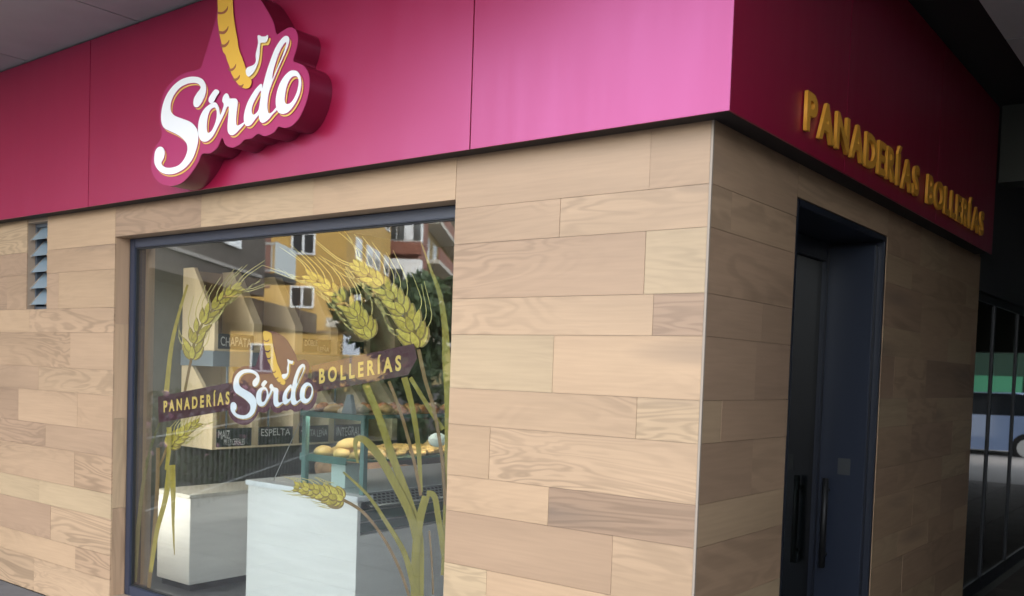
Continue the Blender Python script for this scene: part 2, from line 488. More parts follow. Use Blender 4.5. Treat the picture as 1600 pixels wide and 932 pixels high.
tile_rows([(.008, DY0, 0, FB + .01), (DY0, DY1, DZ1, FB + .01), (DY1, SIDE_END, 0, FB + .01)], side_j, 'S', side_wall, M_tile_side)
# tiles lining the window reveal
for z0, z1 in ((WZ0, .62), (.62, 1.13), (1.13, 1.66), (1.66, WZ1)):
    MB().box(WX0 - .006, WX0, .0095, .088, z0 + G, z1 - G).build('wall_tile', M_tile_up, front_wall)
for x0, x1 in ((WX0 + .001, -2.9), (-2.9, -2.0), (-2.0, WX1 - .001)):
    MB().box(x0 + G, x1 - G, .0095, .088, WZ1, WZ1 + .006).build('wall_tile', M_tile, front_wall)
# corner profile
m = MB(); m.box(-.0075, .0006, -.0006, .0075, 0, FB + .01); m.build('corner_trim', M_trim, B)
# building above and soffit; left steps and rear stretch added to cast shade
m = MB(); m.box(-30, 9, -1.05, 18.5, 3.45, 16); m.box(-30, -1.6, -1.75, -1.051, 3.30, 16); m.box(-30, -3.2, -2.6, -1.751, 3.30, 16); m.build('upper_storey', mat('brick_upper', (.30, .2, .15), .9, noise=.2, nscale=6), B)
m = MB(); m.box(-30, 9, -1.05, 18.5, 3.26, 3.445)
soffit = m.build('soffit', M_core, B)
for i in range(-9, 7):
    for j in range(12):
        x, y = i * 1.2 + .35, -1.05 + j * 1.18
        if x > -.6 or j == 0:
            MB().box(x + .006, x + 1.194, y + .006, y + 1.174, ST, 3.262).build('soffit_panel', M_soffit if y < .3 else M_soffit_lit, soffit)
m = MB(); m.box(.11, 3.39, 3.74, 3.95, 2.75, 3.225); bmm = mat('dark_beam', (.05, .055, .045), .8); m.build('beam', bmm, B)
MB().box(.005, 3.39, 13.5, 13.8, 2.0, 3.225).build('beam', bmm, B)  # end lintel and the two walls below it added to block far light
MB().box(.005, .95, 13.5, 13.8, 0.001, 1.998).build('end_shade_wall', bmm, B)
MB().box(2.6, 3.39, 13.5, 13.8, 0.001, 1.998).build('end_shade_wall', bmm, B)

AW = thing('arcade_shade_wall', 'added dark wall out of view, shading the covered passage', 'wall', (3.6, 5, 0))  # added beyond the view to keep light off the side wall
MB().box(3.4, 3.8, -4.2, 14.2, 0, 3.255).build('wall', mat('arcade_dark', (.045, .042, .04), .85, noise=.1), AW)
# fascia ---------------------------------------------------------------
FA = thing('fascia', 'raspberry red metal fascia wrapping the shop corner above the tiles', 'fascia', (0, 0, FB))
MB().box(-8, .092, -.092, .0, FB + .006, ST - .02).build('fascia_core', M_core, FA)
MB().box(.0005, .092, .001, 3.72, FB + .0065, ST - .02).build('fascia_core', M_core, FA)
s2 = float(onY(138, 300, -.1)[0])
for a, b in ((-.947, .1), (s2 + .003, -.953), (-6.9, s2 - .003)):
    m = MB(); m.box(a, b, -.1, -.0925, FB, ST - .01); m.build('fascia_panel', M_fascia, FA)
for a, b in ((-.0918, .952), (.958, 2.35), (2.356, 3.72)):
    m = MB(); m.box(.0925, .1, a, b, FB, ST - .01); m.build('fascia_panel', M_fascia, FA)

# ------------------------------------------------------------------ the script lettering, digitised once
zA = lambda L: [(230 + x / 4.658, 100 + y / 4.658) for x, y in L]
zB = lambda L: [(300 + x / 6.658, 110 + y / 6.658) for x, y in L]
zC = lambda L: [(380 + x / 5.175, 40 + y / 5.175) for x, y in L]
zD = lambda L: [(320 + x / 6.21, y / 6.21) for x, y in L]
zE = lambda L: [(200 + x / 3.0056, y / 3.0056) for x, y in L]
GL = []      # letters: list of (outer, [holes])
GL.append((zA([(345, 295), (350, 255), (370, 218), (390, 192), (398, 172), (382, 150), (350, 141), (300, 149), (250, 175), (210, 220), (186, 270), (178, 320), (186, 358), (215, 383), (270, 404), (322, 425), (357, 457), (377, 502), (379, 560), (366, 622), (340, 690), (300, 745), (250, 783), (195, 804), (140, 803), (95, 780), (66, 738), (60, 690), (67, 642), (86, 612), (110, 606), (129, 622), (135, 655), (128, 690), (113, 718), (118, 740), (147, 757), (190, 757), (238, 740), (274, 702), (296, 655), (302, 615), (294, 580), (266, 546), (225, 516), (170, 490), (131, 468), (113, 430), (110, 378), (118, 320), (136, 260), (165, 205), (206, 155), (256, 118), (311, 99), (366, 98), (406, 112), (429, 142), (437, 180), (432, 222), (417, 262), (398, 296), (376, 317), (356, 316)]), []))
GL.append((zB([(240, 340), (190, 365), (140, 410), (100, 480), (80, 560), (76, 640), (88, 703), (115, 740), (155, 747), (195, 727), (235, 682), (275, 605), (312, 530), (346, 460), (370, 402), (386, 378), (398, 395), (394, 450), (388, 520), (383, 590), (387, 642), (406, 673), (436, 679), (470, 660), (510, 617), (552, 568), (556, 545), (522, 565), (492, 579), (476, 572), (470, 530), (476, 450), (486, 370), (488, 328), (472, 301), (440, 298), (406, 297), (396, 270), (382, 248), (365, 246), (346, 265), (331, 298), (329, 330), (343, 352), (343, 375), (334, 403), (319, 448), (305, 468), (299, 430), (288, 382), (268, 348)]),
           [zB([(240, 392), (206, 415), (181, 470), (169, 540), (166, 610), (174, 650), (192, 653), (220, 630), (249, 570), (268, 500), (271, 440), (261, 402)])]))
GL.append((zC([(160, 478), (120, 508), (80, 565), (45, 630), (23, 700), (16, 760), (25, 803), (45, 817), (75, 805), (110, 760), (150, 705), (165, 640), (165, 560)]),
           [zC([(152, 530), (116, 588), (86, 650), (79, 700), (90, 724), (110, 718), (133, 690), (144, 640), (154, 575)])]))
GL.append((zC([(155, 570), (165, 520), (182, 450), (201, 380), (231, 290), (266, 200), (301, 140), (336, 99), (361, 89), (378, 99), (383, 130), (366, 190), (331, 270), (287, 370), (242, 480), (216, 560), (206, 650), (212, 700), (223, 715), (246, 704), (278, 668), (282, 688), (252, 720), (215, 764), (180, 789), (156, 787), (142, 760), (138, 700), (145, 640)]),
           [zC([(354, 140), (322, 182), (288, 260), (256, 365), (246, 425), (252, 430), (288, 345), (326, 260), (352, 185), (360, 152)])]))
GL.append((zC([(430, 369), (390, 374), (341, 420), (302, 490), (280, 570), (276, 640), (291, 698), (320, 718), (360, 713), (400, 680), (440, 620), (469, 550), (481, 480), (475, 420), (456, 383)]),
           [zC([(428, 414), (396, 432), (366, 490), (351, 560), (346, 610), (360, 638), (390, 634), (420, 600), (447, 540), (461, 470), (454, 426)])]))
ACC = zB([(190, 330), (195, 290), (225, 240), (258, 205), (290, 215), (296, 240), (270, 280), (240, 335), (215, 352)])      # the accent on the first o
LOAF = zD([(138, 0), (141, 100), (139, 200), (150, 290), (163, 370), (180, 440), (190, 505), (215, 540), (233, 600), (255, 655), (270, 715), (300, 770), (340, 828), (385, 859), (430, 864), (460, 832), (464, 785), (432, 740), (409, 670), (380, 580), (345, 490), (328, 380), (306, 260), (291, 150), (285, 50), (281, -20), (268, -50), (215, -62), (155, -48)])
SCORES = [zD(L) for L in ([(140, 122), (185, 125), (225, 95), (240, 68), (232, 110), (200, 140), (150, 145)], [(150, 308), (195, 312), (230, 285), (243, 262), (235, 300), (205, 335), (160, 335)],
                          [(168, 435), (205, 440), (238, 415), (252, 395), (243, 430), (215, 462), (178, 465)], [(240, 672), (280, 672), (305, 650), (318, 628), (312, 662), (285, 692), (252, 695)],
                          [(285, 770), (320, 768), (343, 750), (354, 735), (350, 762), (325, 788), (300, 790)], [(345, 835), (372, 835), (390, 822), (384, 845), (365, 855)])]
NOTE = zD([(416, 690), (438, 660), (488, 640), (513, 605), (514, 530), (535, 430), (530, 362), (545, 350), (570, 362), (605, 362), (629, 349), (630, 380), (612, 418), (570, 422), (556, 440), (546, 560), (525, 645), (492, 710), (450, 750), (424, 735)])
BACK = zE([(200, 874), (150, 860), (118, 822), (108, 772), (122, 702), (150, 660), (158, 625), (148, 570), (150, 510), (167, 440), (202, 388), (262, 345), (335, 325), (355, 280), (385, 180), (412, 90), (425, 10), (445, -30), (500, -42), (560, -38), (612, -10), (650, 45), (682, 105), (697, 160), (722, 148), (757, 130), (785, 140), (797, 178), (790, 232), (775, 285), (795, 296), (826, 312), (848, 350), (851, 410), (836, 480), (806, 550), (770, 590), (735, 601), (706, 596), (684, 622), (642, 640), (610, 629), (580, 650), (547, 657), (522, 680), (487, 694), (457, 680), (441, 648), (420, 692), (386, 720), (347, 724), (328, 765), (290, 822), (250, 860)])


def draw_logo(to_xz, Ys, ext, parent, mats, back=None, loaf=True, dgold=(.0085, -.0115)):
    """layers from the back to the front: gold echo, plate-coloured gap, white letter"""
    def conv(c): return [to_xz(p) for p in smooth_closed(c, 5)]

    def sh(c, dx, dz): return [(x + dx, z + dz) for x, z in c]
    k = 0
    for outer, holes in GL:
        cs = [conv(outer)] + [conv(h) for h in holes]
        e = k * .0004; k += 1
        plate('letter_shadow', [sh(c, *dgold) for c in cs], Ys[0] - e, ext, mats['gold'], parent)
        plate('letter_gap', [sh(c, dgold[0] * .42, dgold[1] * .42) for c in cs], Ys[1] - e, ext, mats['gap'], parent)
        plate('letter', cs, Ys[2] - e, ext, mats['white'], parent)
    a = conv(ACC)
    plate('letter_accent', [a], Ys[2] - .002, ext, mats['white'], parent)
    if loaf:
        lo = plate('loaf_emblem', [conv(LOAF)], Ys[1] - .003, ext, mats['loaf'], parent)
        plate('score_mark', [conv(s) for s in SCORES], Ys[1] - .0045, ext, mats['score'], lo if parent.parent is None else parent)
        n = conv(NOTE)
        plate('note_shadow', [sh(n, *dgold)], Ys[0] - .001, ext, mats['gold'], parent)
        plate('music_note', [n], Ys[2] - .0035, ext, mats['white'], parent)


YS = -.225          # face of the box sign
SG = thing('shop_sign', 'raised box sign with white script lettering and a yellow loaf on the red fascia', 'sign', (-2.0, -.1, 2.7))
bk = [tuple(onY(x, y, YS)[[0, 2]]) for x, y in smooth_closed(BACK, 5)]
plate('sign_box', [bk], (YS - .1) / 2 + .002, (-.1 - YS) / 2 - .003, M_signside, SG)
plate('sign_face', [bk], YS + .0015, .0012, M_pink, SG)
draw_logo(lambda p: tuple(onY(p[0], p[1], YS)[[0, 2]]), (YS - .002, YS - .004, YS - .006), .0008, SG,
          dict(gold=M_gold, gap=M_pink, white=M_white, loaf=M_loaf, score=M_loaf_dk))

# side lettering --------------------------------------------------------
SL = thing('side_lettering', 'orange raised lettering on the shaded side fascia', 'lettering', (.1, 2, 2.45))
z_lo, z_hi = .0, .0


def letters_on_side(word, y0, y1, z0, z1):
    ws = []; x = 0
    for ch in word:
        me = text_mesh(ch, .03, .5); a, b = bounds(me); ws.append((me, a, b, x)); x += (b[0] - a[0]) + .12
    tot = x - .12; h = max(b[1] for _, a, b, _ in ws if True)
    hcap = bounds(text_mesh('P', .03, 0))[1][1]
    for me, a, b, x0 in ws:
        def f(c): return (.112 + c[2] * .013, y0 + (c[0] - a[0] + x0) / tot * (y1 - y0), z0 + (c[1]) / hcap * (z1 - z0))
        link_mesh('letter', map_mesh(me, f), M_orange, SL)


sz0 = float(onX(1268, 203, .125)[2]); sz1 = float(onX(1268, 142, .125)[2])
ya, yb, yc, yd = [float(onX(*p, .125)[1]) for p in ((1264, 180), (1440, 270), (1453, 280), (1541, 330))]
letters_on_side('PANADERÍAS', ya, yb, sz0, sz1)
letters_on_side('BOLLERÍAS', yc, yd, sz0, sz1)

# ------------------------------------------------------------------ shop window
GY = .105            # front of the glass
W = MB()
W.box(WX0 + .001, WX0 + .05, .089, .16, WZ0, WZ1 - .001); W.box(WX1 - .05, WX1 - .001, .089, .16, WZ0, WZ1 - .001)
W.box(WX0 + .05, WX1 - .05, .089, .16, WZ1 - .052, WZ1 - .001); W.box(WX0 + .05, WX1 - .05, .089, .16, WZ0, WZ0 + .055)
win = W.build('window_frame', M_navy, B, bevel=.003)
m = MB(); gx0, gx1, gz0, gz1 = WX0 + .05, WX1 - .05, WZ0 + .055, WZ1 - .052
m.box(gx0, gx0 + .008, .1, .12, gz0, gz1); m.box(gx1 - .008, gx1, .1, .12, gz0, gz1); m.box(gx0 + .008, gx1 - .008, .1, .12, gz1 - .008, gz1); m.box(gx0 + .008, gx1 - .008, .1, .12, gz0, gz0 + .008)
m.build('gasket', M_gasket, win)
MB().box(gx0 + .004, gx1 - .004, GY, GY + .008, gz0 + .004, gz1 - .004).build('window_pane', M_glass, win)
DYV = GY + .0125      # vinyl behind the pane

# straw, leaves and ears printed on the inside of the glass
V_leaf = mat('vinyl_leaf', (.235, .19, .025), .5, noise=.18, nscale=25, stretch=(1, 1, .2))
V_gold = mat('vinyl_straw', (.36, .27, .045), .5, noise=.15, nscale=25)
V_brown = mat('vinyl_stem', (.20, .115, .04), .5, noise=.15, nscale=25)
V_dark = mat('vinyl_dark_leaf', (.10, .09, .035), .5, noise=.15, nscale=25)
V_awn = mat('vinyl_awn', (.50, .42, .15), .5)
V_k1 = mat('vinyl_kernel', (.42, .325, .045), .5, noise=.3, nscale=60)
V_k2 = mat('vinyl_kernel_light', (.54, .43, .07), .5, noise=.25, nscale=60)
V_k3 = mat('vinyl_kernel_brown', (.22, .145, .04), .5, noise=.25, nscale=60)
lay = [0]


def nextY():
    lay[0] += 1; return DYV + .0006 * (lay[0] % 14)


def leaf(px, w0, w1, mt, name='leaf_decal', wm=None):
    plate(name, [ribbon(px, w0, w1, 0.11, 6, wm)], nextY(), .0002, mt, win)


leaf([(291, 445), (279, 485), (266, 540), (258, 612)], 3, 8, V_gold)
leaf([(262, 668), (262, 700), (258, 735)], 8, 6, V_gold)
leaf([(263, 728), (256, 780), (243, 830), (233, 895)], 9, 6, V_gold)
leaf([(266, 727), (268, 770), (268, 815), (270, 868)], 11, 1, V_gold)
leaf([(247, 660), (233, 700), (222, 750), (213, 830), (207, 910)], 3, 8, V_dark)
leaf([(244, 700), (243, 760), (238, 830), (229, 925)], 6, 6, V_brown, 'stem_decal')
leaf([(296, 560), (290, 590), (284, 622)], 4, 4, V_brown, 'stem_decal')
leaf([(258, 698), (250, 720), (242, 735)], 4, 3, V_brown, 'stem_decal')
leaf([(654, 376), (668, 416), (684, 460), (692, 512), (694, 560), (697, 620), (697, 700), (694, 800), (690, 900)], 1, 9, V_leaf, wm=13)
leaf([(567, 600), (588, 650), (610, 715), (638, 790), (652, 845), (652, 938)], 11, 13, V_leaf)
leaf([(604, 596), (624, 650), (643, 720), (654, 775)], 5, 5, V_brown, 'stem_decal')
leaf([(628, 590), (641, 640), (650, 700), (654, 770)], 10, 6, V_leaf)
leaf([(637, 590), (664, 634), (688, 672)], 6, 8, V_leaf)
leaf([(652, 546), (662, 592), (676, 640), (688, 710), (694, 790)], 6, 5, V_brown, 'stem_decal')
leaf([(557, 724), (553, 700), (556, 686), (570, 690), (592, 716), (618, 762), (640, 808), (650, 850)], 3, 12, V_leaf, wm=13)
leaf([(534, 738), (572, 774), (602, 818), (630, 866), (646, 925)], 3, 10, V_leaf)
leaf([(533, 781), (566, 802), (597, 842), (622, 890), (638, 936)], 5, 4, V_brown, 'stem_decal')
leaf([(646, 938), (647, 870), (653, 815), (663, 776)], 14, 12, V_leaf)
leaf([(664, 772), (676, 776), (682, 808), (690, 860), (697, 925)], 10, 8, V_leaf)
leaf([(668, 830), (672, 880), (674, 930)], 3, 3, V_brown, 'stem_decal')


def kernel(c, ang, ln, wd, Y):
    """grain outline at photo point c, pointing ang"""
    ca, sa = math.cos(ang), math.sin(ang)
    sh = [(0, 0), (.18, .38), (.45, .5), (.75, .34), (1, 0), (.75, -.34), (.45, -.5), (.18, -.38)]
    return P2([(c[0] + ln * u * ca - wd * v * sa, c[1] + ln * u * sa + wd * v * ca) for u, v in sh], Y)


def ear(axis, n, length, width, awn, spread, seed=1, hero=True):
    """axis from the base to the tip"""
    r = random.Random(seed)
    S = smooth_open(axis, 14); m = len(S)
    layers = [[], [], []]; aw = []
    for i in range(n):
        t = i / (n - 1); p = S[int(t * (m - 1) * .97)]; q = S[min(int(t * (m - 1) * .97) + 2, m - 1)]
        d = math.atan2(q[1] - p[1], q[0] - p[0])
        s = (1 - .45 * t)
        for side in (-1, 1):
            a = d + side * spread * (1 - .35 * t) + r.uniform(-.06, .06)
            off = side * width * .12 * s
            c = (p[0] - math.sin(d) * off * 1., p[1] + math.cos(d) * off)
            L = length * s * r.uniform(.92, 1.08); Wd = width * .33 * s
            layers[(0 if side < 0 else 1)].append((c, a, L, Wd))
            tip = (c[0] + math.cos(a) * L * .9, c[1] + math.sin(a) * L * .9)
            aa = d + side * spread * .62 + r.uniform(-.08, .08); al = awn * r.uniform(.75, 1.1)
            mid = (tip[0] + math.cos(a) * al * .3, tip[1] + math.sin(a) * al * .3)
            end = (tip[0] + math.cos(aa) * al * .55 + math.cos(d) * al * .4, tip[1] + math.sin(aa) * al * .55 + math.sin(d) * al * .4)
            aw.append([tip, mid, end])
        if i % 2 == 0 or not hero:
            layers[2].append((p, d + r.uniform(-.12, .12), length * .8 * s, width * .34 * s))
    Y0 = DYV + .0115
    root = plate('wheat_decal', [ribbon(list(map(tuple, S[::4])), width * .22, 1.5, .11, 2)], Y0, .0002, V_k3, win)
    plate('awn_decal', [ribbon(a, 1.7, .7, .11, 3) for a in aw], Y0 - .0006, .0002, V_awn, win)
    for k, (g, mts) in enumerate(zip(layers, ((V_k1, V_k2), (V_k2, V_k1), (V_k2, V_k1)))):
        for j, (c, a, L, Wd) in enumerate(g):
            yy = Y0 - .0012 - k * .0016 - (j % 3) * .0004
            sh = smooth_closed(kernel((c[0] + Wd * .08, c[1] + Wd * .12), a, L * 1.08, Wd * 1.42, .11), 3)
            plate('kernel_decal', [sh], yy + .0002, .0001, V_k3, win)
            sh = smooth_closed(kernel(c, a, L, Wd, .11), 3)
            plate('kernel_decal', [sh], yy, .0001, mts[j % 2], win)


ear([(649, 543), (640, 515), (626, 488), (609, 464), (589, 443), (566, 425), (556, 415)], 13, 33, 34, 78, .62, 1)
ear([(575, 528), (563, 507), (549, 488), (523, 461), (499, 443), (479, 431)], 12, 27, 26, 66, .60, 2)
ear([(296, 562), (299, 534), (313, 503), (331, 479), (352, 459), (366, 451)], 11, 26, 24, 56, .52, 3)
ear([(258, 698), (268, 688), (279, 679), (290, 670), (303, 662)], 10, 17, 20, 30, .75, 4)
ear([(533, 781), (518, 777), (501, 771), (480, 766), (462, 762)], 11, 20, 28, 24, .70, 5)

# name bands and lettering on the glass
YB = DYV - .004
plate('name_band', [P2([(246, 620), (364, 597), (364, 640), (247, 661)], .11)], YB, .0003, M_plum, win)
plate('name_band', [P2([(486, 572), (560, 556), (646, 537), (651, 560), (637, 586), (560, 601), (486, 614)], .11)], YB, .0003, M_plum, win)


def glass_text(txt, q, Y, mt, bold=.035, name='lettering_decal', parent=None):
    """q: photo px of baseline start, baseline end, cap-top start, cap-top end"""
    me = text_mesh(txt, bold, 0); a, b = bounds(me)
    hc = bounds(text_mesh('N', bold, 0))[1][1]
    C = [np.array(onY(x, y, .11)) for x, y in q]

    def f(c):
        u = (c[0] - a[0]) / (b[0] - a[0]); v = (c[1]) / hc
        p = (C[0] * (1 - u) + C[1] * u) * (1 - v) + (C[2] * (1 - u) + C[3] * u) * v
        return (p[0], Y, p[2])
    return link_mesh(name, map_mesh(me, f), mt, parent or win)


glass_text('P A N A D E R Í A S', ((255, 644), (358, 631), (255, 627), (358, 612)), YB - .001, M_vgold)
glass_text('B O L L E R Í A S', ((498, 599), (626, 578), (498, 577), (626, 555)), YB - .001, M_vgold)
# logo on the glass: the same drawing, fitted to this smaller copy
src = [(242.9, 248), (450.5, 57), (473, 132.8), (303, 120.8), (265.4, 273), (365, 212), (414.8, 192.7)]
dst = [(358, 636), (477, 571), (489.3, 607.6), (391.5, 577.4), (378.6, 655), (430, 637), (458.4, 634.6)]
A = np.array([[*onY(x, y, YS)[[0, 2]], 1] for x, y in src]); D = np.array([onY(x, y, .11)[[0, 2]] for x, y in dst])
AF = np.linalg.lstsq(A, D, rcond=None)[0]


def to_glass(p):
    q = onY(p[0], p[1], YS); return tuple(np.array([q[0], q[2], 1.]) @ AF)


bw = [to_glass(p) for p in smooth_closed(BACK, 5)]
bw = [(x, min(z, float(onY(430, 498, .11)[2]))) for x, z in bw]
plate('logo_decal', [bw], YB - .0008, .0002, M_plum, win)
draw_logo(to_glass, (YB - .0016, YB - .0020, YB - .0030), .00015, win,
          dict(gold=M_vgold, gap=M_plum, white=M_vwhite, loaf=mat('vinyl_loaf', (.52, .33, .05), .5), score=M_plum), dgold=(.004, -.0045))

# ------------------------------------------------------------------ louvre window
m = MB(); m.box(LX0, LX0 + .02, .05, .1, LZ0, LZ1); m.box(LX1 - .02, LX1, .05, .1, LZ0, LZ1); m.box(LX0 + .02, LX1 - .02, .05, .1, LZ0, LZ0 + .02); m.box(LX0 + .02, LX1 - .02, .05, .1, LZ1 - .02, LZ1)
lou = m.build('louvre_frame', mat('louvre_grey', (.12, .14, .17), .4, metal=.4), B)
M_lv = mat('frosted_louvre', (.24, .31, .36), .18, spec=.7)
n = 5
for i in range(n):
    zb = LZ0 + .03 + i * .1
    P = [(LX0 + .022, .012, zb), (LX1 - .022, .012, zb), (LX1 - .022, .095, zb + .105), (LX0 + .022, .095, zb + .105)]
    Q = [(x, y + .005, z + .003) for x, y, z in P]
    MB().hexa([P[0], P[1], Q[1], Q[0], P[3], P[2], Q[2], Q[3]]).build('louvre_slat', M_lv, lou)
    for sx in (LX0 + .024, LX1 - .030):
        mm = MB(); mm.hexa([(sx, .008, zb - .004), (sx + .006, .008, zb - .004), (sx + .006, .014, zb - .006), (sx, .014, zb - .006),
                 (sx, .008, zb + .004), (sx + .006, .008, zb + .004), (sx + .006, .09, zb + .1), (sx, .09, zb + .1)])
        mm.build('louvre_clip', M_trim, lou)
MB().box(LX0 + .001, LX1 - .001, .13, .14, LZ0 + .001, LZ1 - .001).build('louvre_backing', M_core, lou)

# ------------------------------------------------------------------ side door
m = MB(); m.box(-.30, -.002, DY1 - .028, DY1 - .002, 0, DZ1 - .002); m.box(-.30, -.002, DY0 + .002, DY0 + .03, 0, DZ1 - .002); m.box(-.30, -.002, DY0 + .03, DY1 - .028, DZ1 - .03, DZ1 - .002)
M_door = mat('door_frame_dark', (.017, .021, .034), .35)
door = m.build('door_lining', M_door, B, bevel=.003)
m = MB(); dx0, dx1 = -.30, -.25; a, b = DY0 + .031, DY1 - .029
m.box(dx0, dx1, a, a + .08, 0.01, DZ1 - .031); m.box(dx0, dx1, b - .08, b, .01, DZ1 - .031); m.box(dx0, dx1, a + .08, b - .08, DZ1 - .12, DZ1 - .031); m.box(dx0, dx1, a + .08, b - .08, .01, .14)
leafd = m.build('door_frame', M_door, door, bevel=.004)
MB().box(-.28, -.272, a + .081, b - .081, .141, DZ1 - .121).build('door_pane', M_dark_glass, door)
m = MB(); m.tube([(-.215, a + .16, .75), (-.215, a + .16, 1.35)], .016, 10); m.tube([(-.215, a + .16, .82), (-.25, a + .13, .82)], .01); m.tube([(-.215, a + .16, 1.28), (-.25, a + .13, 1.28)], .01)
m.build('door_handle', M_steel, door, smooth=True)

m = MB(); m.box(-.27, -.03, DY1 - .075, DY1 - .032, .02, DZ1 - .05); ol = m.build('open_leaf', mat('door_navy', (.022, .028, .046), .3), door, bevel=.004)
m = MB(); m.tube([(-.20, DY1 - .125, .56), (-.20, DY1 - .125, 1.0)], .015, 10); m.tube([(-.20, DY1 - .125, .62), (-.20, DY1 - .076, .62)], .009); m.tube([(-.20, DY1 - .125, .94), (-.20, DY1 - .076, .94)], .009)
m.build('pull_handle', M_black, ol, smooth=True)
MB().box(-.16, -.10, DY1 - .078, DY1 - .0755, 1.02, 1.10).build('lock_plate', mat('lock_dark', (.08, .085, .09), .4, metal=.5), ol)

# neighbour's dark glazed front further along the arcade
NB = thing('neighbour_shopfront', 'dark glazed shopfront beyond the wood tiled side wall', 'shopfront', (-.05, 7, 0))
m = MB()
for y in (SIDE_END + .003, 4.62, 5.5, 6.4, 7.3, 8.2, 9.1, 10): m.box(-.064, -.036, y, y + .034, 0, 2.1)
for y0, y1 in zip((3.953, 4.67, 5.55, 6.45, 7.35, 8.25, 9.15), (4.62, 5.5, 6.4, 7.3, 8.2, 9.1, 10)):
    m.box(-.063, -.037, y0 - .0155, y1 - .0005, 0, .10); m.box(-.063, -.037, y0 - .0155, y1 - .0005, 2.05, 2.098)
m.build('shopfront_frame', mat('dark_frame', (.008, .01, .016), .5), NB)
for y0, y1 in zip((3.953, 4.67, 5.55, 6.45, 7.35, 8.25, 9.15), (4.62, 5.5, 6.4, 7.3, 8.2, 9.1, 10)):
    MB().box(-.055, -.047, y0 - .015, y1 - .001, .101, 2.049).build('shopfront_pane', M_dark_glass, NB)
MB().box(-.3, -.005, SIDE_END + .004, 10.06, 2.102, 3.21).build('sign_band', mat('dark_band', (.03, .03, .035), .5), NB)
MB().box(-2.2, -.35, 4.1, 10.06, 0, 2.9).build('dark_interior', mat('dark_room', (.02, .022, .03), .9), NB)

# ------------------------------------------------------------------ shop interior
RX0, RY1 = -4.80, 3.9
o = MB().box(-7.9, -.251, .251, RY1, -.1, .004).build('shop_floor', M_floor); tag(o, kind='structure')
o = MB().box(-7.9, -.251, .251, RY1, 2.62, 2.7).build('shop_ceiling', M_ceil); tag(o, kind='structure')
o = MB().box(RX0 - .1, RX0, .251, RY1, .005, 2.619).build('party_wall', M_wall_in); tag(o, kind='structure')
o = MB().box(-7.9, -.251, RY1, RY1 + .15, -.1, 2.7).build('back_wall', mat('back_wall_brown', (.12, .10, .08), .8)); tag(o, kind='structure')

# main counter
CX0, CX1, CY0, CY1, CZ = -3.02, -2.105, .475, 3.3, .81
C = thing('display_counter', 'long white counter with a bright end panel facing the window', 'counter', (-2.56, CY0, 0))
MB().box(CX0, CX1, CY0 - .015, CY0 + .10, CZ - .028, CZ).build('worktop', M_top, C, bevel=.004)
MB().box(CX0, CX1 - .115, CY0 + .1005, CY1, CZ - .028, CZ - .0005).build('worktop', M_top, C)
sx0, sx1, sz0, sz1 = CX1 - .112, CX1 - .026, CZ - .004, CZ - .062
MB().hexa([(sx0, CY0 + .103, sz0 - .01), (sx1, CY0 + .103, sz1 - .01), (sx1, CY1, sz1 - .01), (sx0, CY1, sz0 - .01),
           (sx0, CY0 + .103, sz0), (sx1, CY0 + .103, sz1), (sx1, CY1, sz1), (sx0, CY1, sz0)]).build('vent_slope', mat('vent_grey', (.26, .28, .27), .4, metal=.3), C)
MB().box(CX0 + .01, CX1 - .012, CY0, CY0 + .022, .03, CZ - .0285).build('end_panel', M_pale, C)
MB().box(CX0 + .012, CX0 + .03, CY0 + .0225, CY1, .03, CZ - .0285).build('side_panel', M_pale, C)
VZ0 = .61
MB().box(CX1 - .034, CX1 - .014, CY0 + .0225, CY1, .03, VZ0 - .002).build('side_panel', M_pale, C)
MB().box(CX1 - .05, CX1 - .03, CY0 + .0225, CY1, VZ0, CZ - .074).build('vent_panel', M_vent, C)
vp = MB()
for z in (VZ0 + .004, VZ0 + .06, VZ0 + .118): vp.box(CX1 - .0295, CX1 - .02, CY0 + .03, CY1, z, z + .006)
vp.build('vent_trim', M_steel, C)
vp = MB()
for ri in range(4):
    f0, f1 = .14 + ri * .21, .14 + ri * .21 + .12
    xa, xb = sx0 + (sx1 - sx0) * f0, sx0 + (sx1 - sx0) * f1; za, zb_ = sz0 + (sz1 - sz0) * f0 + .0006, sz0 + (sz1 - sz0) * f1 + .0006
    for k in range(58):
        y = CY0 + .125 + k * .032 + (.016 if ri % 2 else 0)
        vp.hexa([(xa, y, za - .002), (xb, y, zb_ - .002), (xb, y + .02, zb_ - .002), (xa, y + .02, za - .002), (xa, y, za), (xb, y, zb_), (xb, y + .02, zb_), (xa, y + .02, za)])
o = vp.build('vent_slot', M_black, C); o['kind'] = 'stuff'
MB().box(CX0 + .02, CX1 - .04, CY0 + .02, CY1 - .02, .0045, .0295).build('plinth', M_black, C)

# glass case on the counter
KX0, KX1, KY0, KY1, KZ = -2.60, -2.145, .535, 3.1, 1.222
K = thing('glass_display_case', 'glass pastry case with green tinted edges standing on the white counter', 'display case', (-2.37, KY0, CZ))
for x, y in ((KX0, KY0), (KX1, KY0), (KX0, 1.8), (KX1, 1.8), (KX0, KY1), (KX1, KY1)):
    MB().box(x - .014, x + .014, y - .014, y + .014, CZ + .001, KZ - .013).build('post', M_glass_edge, K)
MB().box(KX0 - .02, KX1 + .02, KY0 - .02, KY1 + .02, KZ - .012, KZ).build('top_tray', mat('case_top', (.03, .05, .045), .2, spec=.6), K)
MB().box(KX0 + .015, KX1 - .015, KY0 - .004, KY0 + .004, CZ + .002, KZ - .014).build('case_pane', M_case_glass, K)
MB().box(KX1 - .004, KX1 + .004, KY0 + .015, KY1 - .015, CZ + .21, KZ - .014).build('case_pane', M_case_glass, K)
